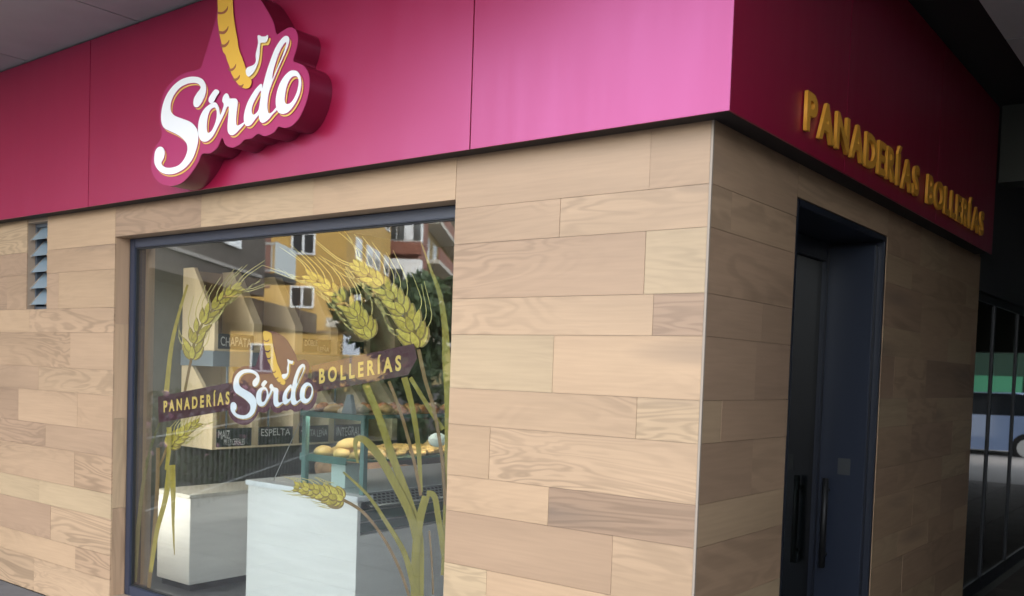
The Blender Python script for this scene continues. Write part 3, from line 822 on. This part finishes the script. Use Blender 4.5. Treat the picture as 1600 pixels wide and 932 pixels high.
m = MB(); m.box(KX0 - .02, KX1 + .02, KY0 - .024, KY0 - .0205, KZ - .03, KZ - .001); m.box(KX1 + .0205, KX1 + .024, KY0 - .02, KY1, KZ - .02, KZ - .001)
m.build('edge_rail', M_glass_edge, K)
SZ = .985
MB().box(KX0 - .045, KX1 - .016, KY0 + .012, KY1 - .02, SZ - .012, SZ).build('shelf', mat('shelf_glass', (.07, .15, .10), .2, spec=.6), K)
m = MB(); m.box(KX0 - .05, KX1 - .14, KY0 + .004, KY0 + .0115, SZ - .035, SZ + .004); m.build('price_rail', M_glass_edge, K)
m = MB(); m.tube([(KX0 - .02, KY0 - .022, KZ - .06), (CX0 + .19, CY0 + .03, CZ + .004)], .0022, 6); m.build('brace_wire', M_steel, K)
m = MB(); P = [(-2.305, 0), (-2.215, 0), (-2.235, .092), (-2.265, .092)]
m.hexa([(P[0][0], KY0 - .02, KZ + .001), (P[1][0], KY0 - .02, KZ + .001), (P[1][0], KY0 + .012, KZ + .001), (P[0][0], KY0 + .012, KZ + .001),
        (P[3][0], KY0 - .02, KZ + .1), (P[2][0], KY0 - .02, KZ + .1), (P[2][0], KY0 + .004, KZ + .1), (P[3][0], KY0 + .004, KZ + .1)])
m.build('corner_bracket', mat('bracket_grey', (.36, .40, .42), .4), K, bevel=.004)
MB().box(KX0 + .1, KX0 + .21, KY0 + .1, KY0 + .2, CZ + .002, CZ + .13).build('support', M_top, K)


# pastries, each its own thing
ORD = ('first', 'second', 'third', 'fourth', 'fifth', 'sixth', 'seventh', 'eighth', 'ninth', 'tenth')


def bake(name, label, cat, group, nx, ny, box, z, mats, r, bump, n_proto=4, j=.012, s=(.85, 1.15), where='row from the window', side='from left', seed=0):
    protos = []; k = 0
    x0, x1, y0, y1 = box
    for i in range(n_proto):
        protos.append(MB().blob((0, 0, 0), r, 14, 9, bump, seed=seed * 7 + i, flat=.45).build(name, mats[i % len(mats)], smooth=True))
    for jy_ in range(ny):
        for ix in range(nx):
            o = protos[k % n_proto]
            if k >= n_proto: o = o.copy(); COL.objects.link(o)
            k += 1
            sc = R.uniform(*s)
            o.location = (x0 + (x1 - x0) * (ix + .5) / nx + R.uniform(-j, j), y0 + (y1 - y0) * (jy_ + .5) / ny + R.uniform(-j, j), z + r[2] * .4 * sc + R.uniform(0, .008))
            o.rotation_euler = (R.uniform(-.15, .15), R.uniform(-.15, .15), R.uniform(0, 6)); o.scale = (sc, sc, sc)
            tag(o, '%s, %s %s in the %s %s' % (label, ORD[ix], side, ORD[jy_], where), cat, group)


R = random.Random(3)
bake('pastry', 'pale sugared pastry', 'pastry', 'pale pastries at the window end of the case top', 4, 2, (KX0 - .01, -2.32, KY0 - .01, KY0 + .2), KZ, [M_past2, M_past, M_roll], (.048, .036, .030), .18, seed=1)
bake('pastry', 'dark glazed pastry', 'pastry', 'dark glazed pastries on the case top', 4, 6, (KX0 + .05, KX1 + .01, .80, 1.35), KZ, [M_past, M_past, M_bread], (.046, .034, .032), .2, seed=2, where='row behind the bracket')
bake('pastry', 'dusted beige pastry', 'pastry', 'beige pastries at the far end of the case top', 4, 9, (KX0 + .05, KX1 + .01, 1.4, 2.5), KZ, [M_past2, M_roll, M_bread, M_past2], (.052, .038, .032), .2, seed=3, where='beige row')
bake('bread_roll', 'golden round roll', 'bread roll', 'golden rolls on the lower glass shelf', 3, 2, (KX0 - .03, KX1 - .04, KY0 + .03, KY0 + .27), SZ, [M_roll, M_roll, M_bread], (.066, .050, .036), .04, j=.006, s=(.92, 1.12), where='bottom row', seed=4)
bake('bread_roll', 'golden roll piled on others', 'bread roll', 'golden rolls on the lower glass shelf', 2, 1, (KX0 + .12, KX1 - .06, KY0 + .06, KY0 + .22), SZ + .045, [M_roll, M_bread], (.066, .052, .036), .04, j=.006, where='upper row', seed=5, n_proto=2)
m = MB()
for k in range(260):
    y = R.uniform(.9, 2.4); hgt = .02 + .035 * (y > 1.35) * R.random()
    m.blob((R.uniform(KX0 + .1, KX1 - .03), y, SZ + .012 + hgt * R.random()), (.036, .026, .014), 7, 5, .25, seed=k)
o = m.build('biscuit_heap', M_cookie, smooth=True); tag(o, 'heap of rough golden biscuits along the lower glass shelf', 'biscuits', kind='stuff')
em = bpy.data.materials.new('case_fill_glow'); em.use_nodes = True  # glow strips added under the tray to brighten the pastries
bs = em.node_tree.nodes['Principled BSDF']; bs.inputs['Emission Color'].default_value = (1, .95, .86, 1); bs.inputs['Emission Strength'].default_value = 5.0
MB().box(KX1 - .05, KX1 - .03, KY0 + .1, KY1 - .1, KZ - .022, KZ - .0125).build('case_fill_light', em, K)
MB().box(KX0 + .03, KX1 - .06, KY0 + .012, KY0 + .03, KZ - .022, KZ - .0125).build('case_fill_light', em, K)

o = MB().blob((0, 0, 0), (.055, .004, .04), 16, 8).build('price_tag', M_top, smooth=True); o.location = (KX1 - .025, 1.12, 1.07); o.rotation_euler = (0, 0, math.radians(58))
tag(o, 'oval white price tag hanging among the biscuits', 'price tag')

# low counter by the party wall
LC = thing('low_counter', 'low pale wood counter in the left corner of the window', 'counter', (-4.0, .64, 0))
lx0, lx1, ly0, ly1, lz = -4.165, -3.80, .632, 1.75, .625
MB().box(lx0, lx1 - .004, ly0 + .004, ly1, .05, lz - .026).build('carcass', M_pale, LC, bevel=.002)
MB().box(lx0 - .012, lx1 + .012, ly0 - .012, ly1 + .01, lz - .0255, lz).build('worktop', mat('beige_top', (.55, .53, .47), .35), LC, bevel=.003)
MB().box(lx0 + .02, lx1 - .03, ly0 + .03, ly1 - .03, .0045, .0495).build('plinth', M_black, LC)
# goods behind the counters
for i, (x, y, s) in enumerate(((-3.98, 1.95, 1.), (-3.72, 1.92, .9), (-3.50, 1.98, 1.05), (-3.27, 2.0, .9))):
    o = MB().blob((0, 0, 0), (.15 * s, .12, .09 * s), 14, 9, .12, seed=i + 40).build('bread_bag', M_bag, smooth=True)
    o.location = (x, y, .70); tag(o, ('leftmost', 'second', 'third', 'rightmost')[i] + ' brown wrapped loaf on the rear bench behind the low counter', 'loaf', 'wrapped loaves on the rear bench')
RB = thing('rear_bench', 'dark rear bench under the bread shelves', 'bench', (-3.7, 2.0, 0))
MB().box(-4.39, -3.1, 1.80, 2.3, .58, .618).build('bench_top', mat('bench_dark', (.09, .08, .07), .6), RB)
for x in (-4.34, -3.75, -3.16): MB().box(x, x + .04, 1.85, 2.25, .004, .5795).build('leg', M_black, RB)

# bread shelves along the party wall
SH = thing('bread_shelf', 'birch bread shelving with slanted dividers along the left wall', 'shelf', (-4.6, 1.2, .8))
SXW, SXF = -4.795, -4.40
ys = [1.2, 1.535, 1.92, 2.28, 2.64, 3.0]


def divider(y, zb, zk, zt, th, nm='divider'):
    pr = [(SXW, zb), (SXF, zb), (SXF, zk), (SXW + .13, zt), (SXW, zt)]
    me = flat_mesh([pr], th / 2); map_mesh(me, lambda c: (c[0], y + th / 2 - c[2], c[1]))
    return link_mesh(nm, me, M_shelfwood, SH)


for i, y in enumerate(ys):
    divider(y, 1.541, 1.755, 2.14, .03 if i == 0 else .075)
    divider(y + .001, .835, 1.15, 1.428, .03 if i == 0 else .06)
MB().box(SXW, SXF - .002, ys[0] + .031, ys[-1], 1.5415, 1.556).build('shelf_board', M_shelfwood, SH)
MB().box(SXW, SXF - .002, ys[0] + .031, ys[-1], .8355, .85).build('shelf_board', M_shelfwood, SH)
MB().box(SXW + .001, SXF + .004, ys[0] - .01, ys[-1] + .08, 1.43, 1.54).build('shelf_rail', M_rail, SH)
MB().box(SXW, SXW + .008, ys[0] + .031, ys[-1], .851, 1.429).build('back_panel', M_shelfwood, SH)
MB().box(SXW, SXW + .008, ys[0] + .031, ys[-1], 1.557, 2.13).build('back_panel', mat('back_ply_dark', (.30, .22, .14), .6, noise=.1), SH)
m = MB()
for y in (1.40, 1.62, 1.78, 2.1, 2.45): m.tube([(SXF - .12, y, .851), (SXF - .12, y, 1.429)], .008)
m.build('upright_rod', M_rail, SH)


def chalk(words, y0, y1, z0, z1, lines):
    me = MB().box(SXF + .001, SXF + .008, y0, y1, z0, z1).build('chalkboard', M_slate, SH)
    for txt, u0, u1, v0, v1 in lines:
        t = text_mesh(txt, .0, 0); a, b = bounds(t); rr = random.Random(len(txt))
        k0 = rr.uniform(0, 6)

        def f(c):
            u = (c[0] - a[0]) / (b[0] - a[0]); v = (c[1] - a[1]) / (b[1] - a[1])
            v += .06 * math.sin(u * 11 + k0)
            return (SXF + .0095, y0 + (y1 - y0) * (u0 + (u1 - u0) * u), z0 + (z1 - z0) * (v0 + (v1 - v0) * v))
        link_mesh('chalk_writing', map_mesh(t, f), M_chalk, me)
    return me


chalk('', 1.232, 1.532, 1.557, 1.665, [('CHAPATA', .05, .93, .2, .8)])
chalk('', 1.998, 2.275, 1.557, 1.665, [('DOBLE', .05, .5, .5, .92), ('LEÑA', .52, .95, .12, .56)])
chalk('', 2.357, 2.635, 1.557, 1.665, [('S', .05, .2, .2, .8)])
chalk('', 1.232, 1.532, .852, .985, [('MAIZ', .04, .36, .45, .9), ('MULTICEREALES', .2, .8, .08, .42)])
chalk('', 1.598, 1.915, .852, .985, [('ESPELTA', .06, .92, .5, .9)])
chalk('', 1.983, 2.275, .852, .985, [('TORTA LEÑA', .05, .95, .35, .85)])
chalk('', 2.343, 2.635, .852, .985, [('INTEGRAL', .06, .94, .3, .85)])
MB().box(SXF + .0005, SXF + .012, 1.23, 3.0, .838, .8505).build('ledge', M_shelfwood, SH)

# machine at the back
MC = thing('counter_machine', 'grey counter machine with rounded lid behind the pastries', 'machine', (-1.7, 3.3, 0))
MB().box(-2.0, -1.3, 3.0, 3.6, .9, 1.22).build('machine_body', mat('machine_dark', (.10, .11, .12), .4), MC, bevel=.02)
m = MB()
pr = [(3.0, 1.225), (3.6, 1.225), (3.6, 1.45), (3.45, 1.55), (3.2, 1.55), (3.05, 1.48), (3.0, 1.38)]
me = flat_mesh([pr], .34); map_mesh(me, lambda c: (-1.65 + c[2], c[0], c[1])); link_mesh('machine_lid', me, mat('machine_grey', (.34, .36, .37), .3, metal=.5), MC)
m.tube([(-1.95, 2.97, 1.33), (-1.35, 2.97, 1.33)], .015); m.build('machine_handle', M_steel, MC)
RC = thing('rear_counter', 'white topped counter along the rear wall of the shop', 'counter', (-1.6, 3.3, 0))
MB().box(-2.06, -.6, 2.95, 3.88, .86, .898).build('worktop', M_top, RC)
MB().box(-2.04, -.62, 2.97, 3.87, .004, .8595).build('carcass', M_pale, RC)

# ------------------------------------------------------------------ across the street (seen in the window)
EV = np.array([-.586, .812]); EV = EV / np.linalg.norm(EV); EU = np.array([EV[1], -EV[0]])


def street(u, v, z):
    """a side street runs obliquely away from the shop: u across, v along it"""
    p = CP[:2] + u * EU + v * EV
    return (p[0], 2 * GY - p[1], z)


TF = lambda co: street(co[0], co[1], co[2])
M_brickg = mat('grey_brick', (.085, .07, .062), .9, noise=.25, nscale=9, bump=.3)
M_ochre = mat('ochre_render', (.50, .31, .085), .85, noise=.07, nscale=1.5)
M_redbr = mat('red_brick', (.24, .10, .07), .85, noise=.15, nscale=6)
M_cream = mat('cream_band', (.52, .49, .43), .8)
M_wframe = mat('white_window', (.75, .77, .78), .5)
M_wglass = mat('window_dark', (.03, .035, .04), .12, spec=.7)
M_blind = mat('white_blind', (.66, .69, .72), .6)
M_baln = mat('balcony_slats', (.52, .57, .58), .5)
M_foliage = mat('leaf_green', (.035, .062, .022), .6, noise=.4, nscale=3)
M_foliage2 = mat('leaf_green_light', (.055, .09, .03), .6, noise=.4, nscale=3)
M_bark = mat('bark', (.10, .075, .05), .9)
M_iron = mat('galvanised', (.24, .25, .25), .5, metal=.5)
M_garage = mat('garage_grey', (.08, .08, .077), .85, noise=.1, nscale=2)  # even grey of the ground floor wall


def fwin(parent, u0, u1, v, z0, z1, mullion=True, frame=None, depth=.1):
    """window in a wall facing the viewer (plane v)"""
    f = frame or M_wframe; b = .09
    m = MB(); m.box(u0, u0 + b, v - depth, v - .002, z0, z1); m.box(u1 - b, u1, v - depth, v - .002, z0, z1)
    m.box(u0 + b, u1 - b, v - depth, v - .002, z0, z0 + b); m.box(u0 + b, u1 - b, v - depth, v - .002, z1 - b, z1)
    if mullion: m.box((u0 + u1) / 2 - .06, (u0 + u1) / 2 + .06, v - depth, v - .003, z0 + b, z1 - b)
    o = m.build('window', f, parent, tf=TF)
    MB().box(u0 + b, u1 - b, v - .05, v - .004, z0 + b, z1 - b).build('pane', M_wglass, o, tf=TF)


def swin(parent, u, v0, v1, z0, z1, blind=.4):
    """window in a wall along the street (plane u), recessed frame with a roller blind"""
    m = MB(); b = .1
    m.box(u + .002, u + .07, v0, v0 + b, z0, z1); m.box(u + .002, u + .07, v1 - b, v1, z0, z1); m.box(u + .002, u + .07, v0 + b, v1 - b, z0, z0 + b)
    o = m.build('window', M_wframe, parent, tf=TF)
    MB().box(u + .003, u + .04, v0 + b, v1 - b, z0 + b, z1 - (z1 - z0) * blind).build('pane', M_wglass, o, tf=TF)
    MB().box(u + .004, u + .06, v0 + b, v1 - b, z1 - (z1 - z0) * blind, z1).build('blind', M_blind, o, tf=TF)


# grey brick block with overhanging upper floors
U0 = -7.6
gb = thing('brick_building', 'grey brown brick building across the street with overhanging upper floors', 'building', street(-12, 18, 0))
MB().box(-24, U0, 6, 25.4, 3.2, 15).build('upper_wall', M_brickg, gb, tf=TF)
MB().box(-24, U0 - 1.1, 6.4, 26, -.1, 3.19).build('ground_wall', M_garage, gb, tf=TF)
MB().box(U0 + .003, U0 + .05, 6.2, 25, 3.66, 3.74).build('band', mat('band_grey', (.30, .28, .26), .8), gb, tf=TF)
for v0, v1, z0, z1 in ((20.6, 23.2, 4.2, 5.6), (14, 16.2, 4.2, 5.6), (14, 16.2, 7, 8.4), (20.6, 23.2, 7, 8.4), (9, 11, 4.2, 5.6)):
    swin(gb, U0, v0, v1, z0, z1, .96)
MB().box(-24, U0 - .9, 25.41, 29, 3.7, 15).build('setback_wall', M_redbr, gb, tf=TF)
MB().box(U0 - .95, U0 + .25, 25.5, 27.7, 3.72, 3.86).build('balcony_slab', mat('slab_dark', (.06, .055, .05), .8), gb, tf=TF)
m = MB(); m.box(U0 - .9, U0 + .2, 25.52, 25.56, 4.62, 4.68); m.box(U0 - .9, U0 + .2, 25.52, 25.56, 3.9, 3.95)
for k in range(6): m.box(U0 - .88 + k * .2, U0 - .84 + k * .2, 25.525, 25.555, 3.951, 4.619)
rail = m.build('railing', M_baln, gb, tf=TF)
for k in range(12):
    v = 25.6 + k * .175
    MB().box(U0 + .2, U0 + .23, v, v + .15, 3.88, 4.72).build('slat', M_baln, gb, tf=TF)
MB().box(-24, U0 - .4, 25.45, 33, 2.5, 3.18).build('canopy', mat('canopy_brown', (.10, .07, .05), .8), gb, tf=TF)

# ochre building
US = -10.63
yb_ = thing('ochre_building', 'ochre rendered apartment building across the street with white windows', 'building', street(-14, 56, 0))
MB().box(-26, US, 50, 64, -.1, 12.5).build('wall', M_ochre, yb_, tf=TF)
MB().box(-26, US + .1, 49.9, 64.1, 3.05, 3.2).build('string_course', mat('dark_course', (.16, .10, .05), .8), yb_, tf=TF)
for z0 in (4.35, 7.15, 9.9):
    fwin(yb_, -13.55, -12.28, 50, z0, z0 + 1.15); fwin(yb_, -18.5, -17.2, 50, z0, z0 + 1.15)
for v0, v1, zt in ((52.3, 53.9, 0), (55.5, 57.4, 0), (58.1, 59.8, .05), (61.5, 63.2, .1)):
    for z0 in (4.3, 7.3, 10.2): swin(yb_, US, v0, v1, z0 + zt, z0 + 1.2 + zt, .45)
MB().box(-11.57, -10.9, 49.8, 49.995, 3.4, 3.88).build('wall_unit', M_cream, yb_, tf=TF)
fwin(yb_, -15.6, -14.4, 50, .9, 2.4)
po = MB().box(-10.62, -9.75, 49.7, 49.78, 1.95, 3.0).build('street_panel', mat('poster_white', (.58, .64, .72), .6), None, tf=TF)
tag(po, 'pale blue information panel standing before the ochre building', 'panel')
for k in range(3): MB().box(-10.45 + k * .25, -10.35 + k * .25, 49.66, 49.697, 2.6, 2.8).build('panel_mark', M_wglass, po, tf=TF)
MB().box(-10.25, -10.15, 49.71, 49.77, -.13, 1.949).build('post', M_iron, po, tf=TF)

# glazed bay block and brown balcony block farther along
bb = thing('bay_building', 'pale building with glazed bays next to the ochre one', 'building', street(-12, 68, 0))
MB().box(-20, -9.0, 66, 71, -.1, 15.5).build('wall', M_redbr, bb, tf=TF)
for z0 in (3.6, 6.6, 9.6, 12.6):
    MB().box(-11.0, -8.7, 65.2, 65.99, z0 - .45, z0 + .4).build('bay_apron', M_redbr if z0 in (9.6, 3.6) else M_cream, bb, tf=TF)
    o = MB().box(-11.0, -8.7, 65.2, 65.99, z0 + .402, z0 + 2.2).build('bay_glazing', M_wframe, bb, tf=TF)
    for k in range(2):
        MB().box(-10.93 + k * .55, -10.45 + k * .55, 65.12, 65.198, z0 + .5, z0 + 1.5).build('pane', M_wglass, o, tf=TF)
    for k in range(2):
        MB().box(-9.8 + k * .55, -9.32 + k * .55, 65.12, 65.198, z0 + .5, z0 + 1.2 + .6 * (z0 > 8)).build('pane', M_wglass if k else M_blind, o, tf=TF)
rb = thing('balcony_building', 'brown brick building with stacked balconies along the side street', 'building', street(-12, 85, 0))
MB().box(-20, -9.6, 71.1, 108, -.1, 18).build('wall', mat('tan_wall', (.40, .30, .13), .85), rb, tf=TF)
for z0 in (3.3, 6.3, 9.3, 12.3, 15.3):
    MB().box(-9.59, -8.2, 72, 106, z0, z0 + .3).build('balcony_slab', M_cream, rb, tf=TF)
    MB().box(-8.32, -8.2, 72, 106, z0 + .301, z0 + 1.2).build('parapet', M_redbr, rb, tf=TF)
    for v in (74, 79, 84, 90, 97):
        swin(rb, -9.6, v, v + 2.4, z0 + .5, z0 + 2.4, .5)

far = thing('far_block', 'pale apartment block closing the far end of the street', 'building', street(0, 150, 0))
MB().box(-25, 4, 150, 165, -.1, 17).build('wall', M_cream, far, tf=TF)
for i in range(9):
    for z0 in (2, 5, 8, 11, 14): fwin(far, -23 + i * 3, -21.4 + i * 3, 150, z0, z0 + 1.5)

# planting and railings
def foliage(name, c, r, n, ls, mt, label, cat, seed, trunk=0., group=None):
    rr = random.Random(seed)
    t = thing(name, label, cat, street(c[0], c[1], -.1), group)
    cl = [(rr.gauss(0, .5), rr.gauss(0, .5), rr.uniform(-.8, .8), rr.uniform(.25, .5)) for _ in range(14)]
    for k, mm in enumerate(mt):
        m = MB()
        for _ in range(n):
            q = rr.choice(cl)
            d = Vector((rr.gauss(0, 1), rr.gauss(0, 1), rr.gauss(0, 1))).normalized() * (q[3] * rr.uniform(.5, 1) ** .5)
            p = Vector((c[0] + r[0] * (q[0] + d.x), c[1] + r[1] * (q[1] + d.y), c[2] + r[2] * (q[2] + d.z)))
            a = Vector((rr.gauss(0, 1), rr.gauss(0, 1), rr.gauss(0, 1))).normalized(); b = a.orthogonal().normalized()
            s = ls * rr.uniform(.6, 1.3)
            m.poly([p - a * s, p + b * s * .5, p + a * s, p - b * s * .5])
        o = m.build('crown' if trunk else 'leaves', mm, t, tf=TF); o['kind'] = 'stuff'
    m = MB(); m.tube([(c[0], c[1], -.12), (c[0] + .05, c[1], max(.4, trunk)), (c[0], c[1], c[2])], .05 + .06 * bool(trunk), 8, .03); m.build('trunk' if trunk else 'stem', M_bark, t, tf=TF)


foliage('street_tree', (-3.6, 27, 2.5), (1.7, 1.7, 1.5), 1700, .16, (M_foliage, M_foliage2), 'bushy green street tree by the railings of the side street', 'tree', 3, 1.6)
foliage('street_tree', (-2.3, 33, 2.8), (2.0, 2.0, 1.7), 1700, .18, (M_foliage, M_foliage2), 'farther green street tree beside the balcony building', 'tree', 4, 1.8)
foliage('shrub', (-4.2, 20, .6), (1.0, 1.2, .7), 1200, .09, (M_foliage,), 'dark evergreen shrub under the street tree', 'shrub', 6)
foliage('shrub', (-2.4, 19, .7), (1.2, 1.4, .8), 1200, .09, (M_foliage,), 'rounded dark shrub beside the kerb', 'shrub', 7)
for k, (u, v) in enumerate(((-4.6, 8.6), (-4.5, 10.2), (-4.6, 12), (-4.4, 14), (-4.7, 16))):
    foliage('hedge_shrub', (u, v, .45), (.7, 1.0, .6), 1300, .07, (M_foliage,), ('nearest', 'second', 'third', 'fourth', 'farthest')[k] + ' dark flowering hedge shrub behind the hooped railing', 'shrub', 20 + k, group='hedge shrubs behind the railing')
M_flower = mat('pink_flower', (.62, .34, .42), .7)
m = MB(); rr = random.Random(8)
for _ in range(70): m.blob((-4.6 + rr.uniform(0, .5), rr.uniform(8, 16), rr.uniform(.2, 1.1)), (.05, .05, .04), 6, 4)
o = m.build('hedge_flowers', M_flower, tf=TF); tag(o, kind='stuff', label='pink flowers scattered over the hedge', cat='flowers')
fr = thing('hooped_railing', 'galvanised hooped railing along the planted strip across the street', 'railing', street(-3.5, 10, 0))
for zz in (.78, .15):
    m = MB(); m.tube([(-3.4, 6.5, zz), (-3.4, 18, zz)], .010, 8); m.build('rail', M_iron, fr, tf=TF)
for k in range(38):
    v = 6.6 + k * .3
    m = MB(); m.tube([(-3.4, v, -.1), (-3.4, v, .86), (-3.4, v + .03, .93), (-3.4, v + .075, .955), (-3.4, v + .12, .93), (-3.4, v + .15, .86), (-3.4, v + .15, -.1)], .009, 6)
    m.build('hoop', M_iron, fr, tf=TF)


# parked cars at the far end of the arcade, mirrored in the dark shopfront
def car(label, x, y, col, rz, group='cars parked beyond the arcade'):
    t = thing('parked_car', label, 'car', (x, y, -.13), group)
    pm = mat('car_paint', col, .25, spec=.6, coat=.6); gm = mat('car_glass', (.02, .025, .03), .08, spec=.8); tm = mat('tyre', (.015, .015, .016), .8)
    rot = lambda c: (x + c[0] * math.cos(rz) - c[1] * math.sin(rz), y + c[0] * math.sin(rz) + c[1] * math.cos(rz), c[2] - .13)
    pr = smooth_closed([(-2.1, .35), (-2.15, .65), (-1.95, .92), (-1.5, .98), (1.0, .95), (1.7, .85), (2.1, .68), (2.12, .35), (1.6, .25), (0, .22), (-1.6, .25)], 4)
    me = flat_mesh([pr], .84); map_mesh(me, lambda c: rot((c[0], c[2] * (1 - .04 * max(0, c[1] - .5)), c[1]))); link_mesh('body', me, pm, t)
    pr = smooth_closed([(-1.75, .93), (-1.45, 1.35), (-.9, 1.46), (.1, 1.44), (.55, 1.25), (1.05, .93)], 4)
    me = flat_mesh([pr], .70); map_mesh(me, lambda c: rot((c[0], c[2] * (1 - .22 * (c[1] - .93)), c[1]))); link_mesh('cabin_glass', me, gm, t)
    pr = [(-1.42, 1.40), (-.9, 1.475), (.1, 1.455), (.38, 1.37), (.1, 1.40), (-.9, 1.43)]
    me = flat_mesh([pr], .62); map_mesh(me, lambda c: rot((c[0], c[2], c[1]))); link_mesh('roof', me, pm, t)
    for a in (-1.3, 1.32):
        for s in (-.86, .70):
            m = MB(); m.tube([(a, s, .31), (a, s + .16, .31)], .31, 20); wv = m.build('wheel', tm, t, tf=lambda c: rot(c))
            m = MB(); m.tube([(a, s - .01, .31), (a, s + .17, .31)], .19, 14); m.build('rim', M_steel, wv, tf=lambda c: rot(c))
    for s in (-.62, .62):
        m = MB(); m.blob((2.06, s, .66), (.1, .2, .08), 10, 6); m.build('headlight', M_white, t, tf=lambda c: rot(c))
        m = MB(); m.blob((-2.08, s, .78), (.08, .16, .1), 10, 6); m.build('tail_light', mat('tail_red', (.4, .01, .01), .3), t, tf=lambda c: rot(c))


car('pale blue car parked across the end of the arcade', 3.4, 20.5, (.25, .36, .62), 0)
car('deep blue car parked beyond the pale blue one', 8.0, 21, (.06, .12, .40), 0)
kg = thing('green_kiosk', 'green kiosk with grey awning behind the parked cars', 'kiosk', (5, 27, 0))
MB().box(2.4, 7.4, 26, 28.5, -.14, 3.6).build('kiosk_wall', mat('kiosk_green', (.012, .055, .032), .6), kg)
MB().box(3.3, 4.6, 25.94, 25.995, 1.25, 1.75).build('kiosk_board', mat('board_green', (.06, .32, .17), .6), kg)
MB().box(5.0, 5.8, 25.94, 25.995, 1.7, 2.1).build('kiosk_poster', M_cream, kg)
MB().box(2.2, 7.6, 25.3, 28.7, 3.61, 3.75).build('awning', mat('awning_grey', (.2, .2, .19), .8), kg)

# ------------------------------------------------------------------ added fill lights in the shop
def fill_lamp(x0, x1, y0, y1, power, which):  # added above the view to lift the dim interior
    t = thing('ceiling_fill_light', which + ' flat fill light added at the shop ceiling, out of view above the window', 'ceiling light', ((x0 + x1) / 2, (y0 + y1) / 2, 2.6), 'added fill lights in the shop')
    MB().box(x0 - .02, x1 + .02, y0 - .02, y1 + .02, 2.585, 2.618).build('fill_housing', M_top, t)
    em = bpy.data.materials.new('ceiling_fill_glow'); em.use_nodes = True
    bs = em.node_tree.nodes['Principled BSDF']; bs.inputs['Emission Color'].default_value = (1, .93, .80, 1); bs.inputs['Emission Strength'].default_value = power
    MB().box(x0, x1, y0, y1, 2.578, 2.5845).build('glow_panel', em, t)


for x0, wh in ((-4.6, 'left'), (-3.6, 'right')): fill_lamp(x0, x0 + .9, .34, .47, 1.9, wh)
em2 = bpy.data.materials.new('wall_fill_glow'); em2.use_nodes = True
bs = em2.node_tree.nodes['Principled BSDF']; bs.inputs['Emission Color'].default_value = (1, .95, .85, 1); bs.inputs['Emission Strength'].default_value = .58
WL = thing('wall_fill_light', 'upright fill panel added behind the front wall, out of view beside the window', 'fill light', (-4.15, .27, 1.2))  # unseen panel added to brighten the counter front and shelf ends
MB().box(-4.55, -3.75, .2505, .27, .35, 2.05).build('wall_fill_housing', M_top, WL)
MB().box(-4.53, -3.77, .2705, .278, .37, 2.03).build('glow_panel', em2, WL)
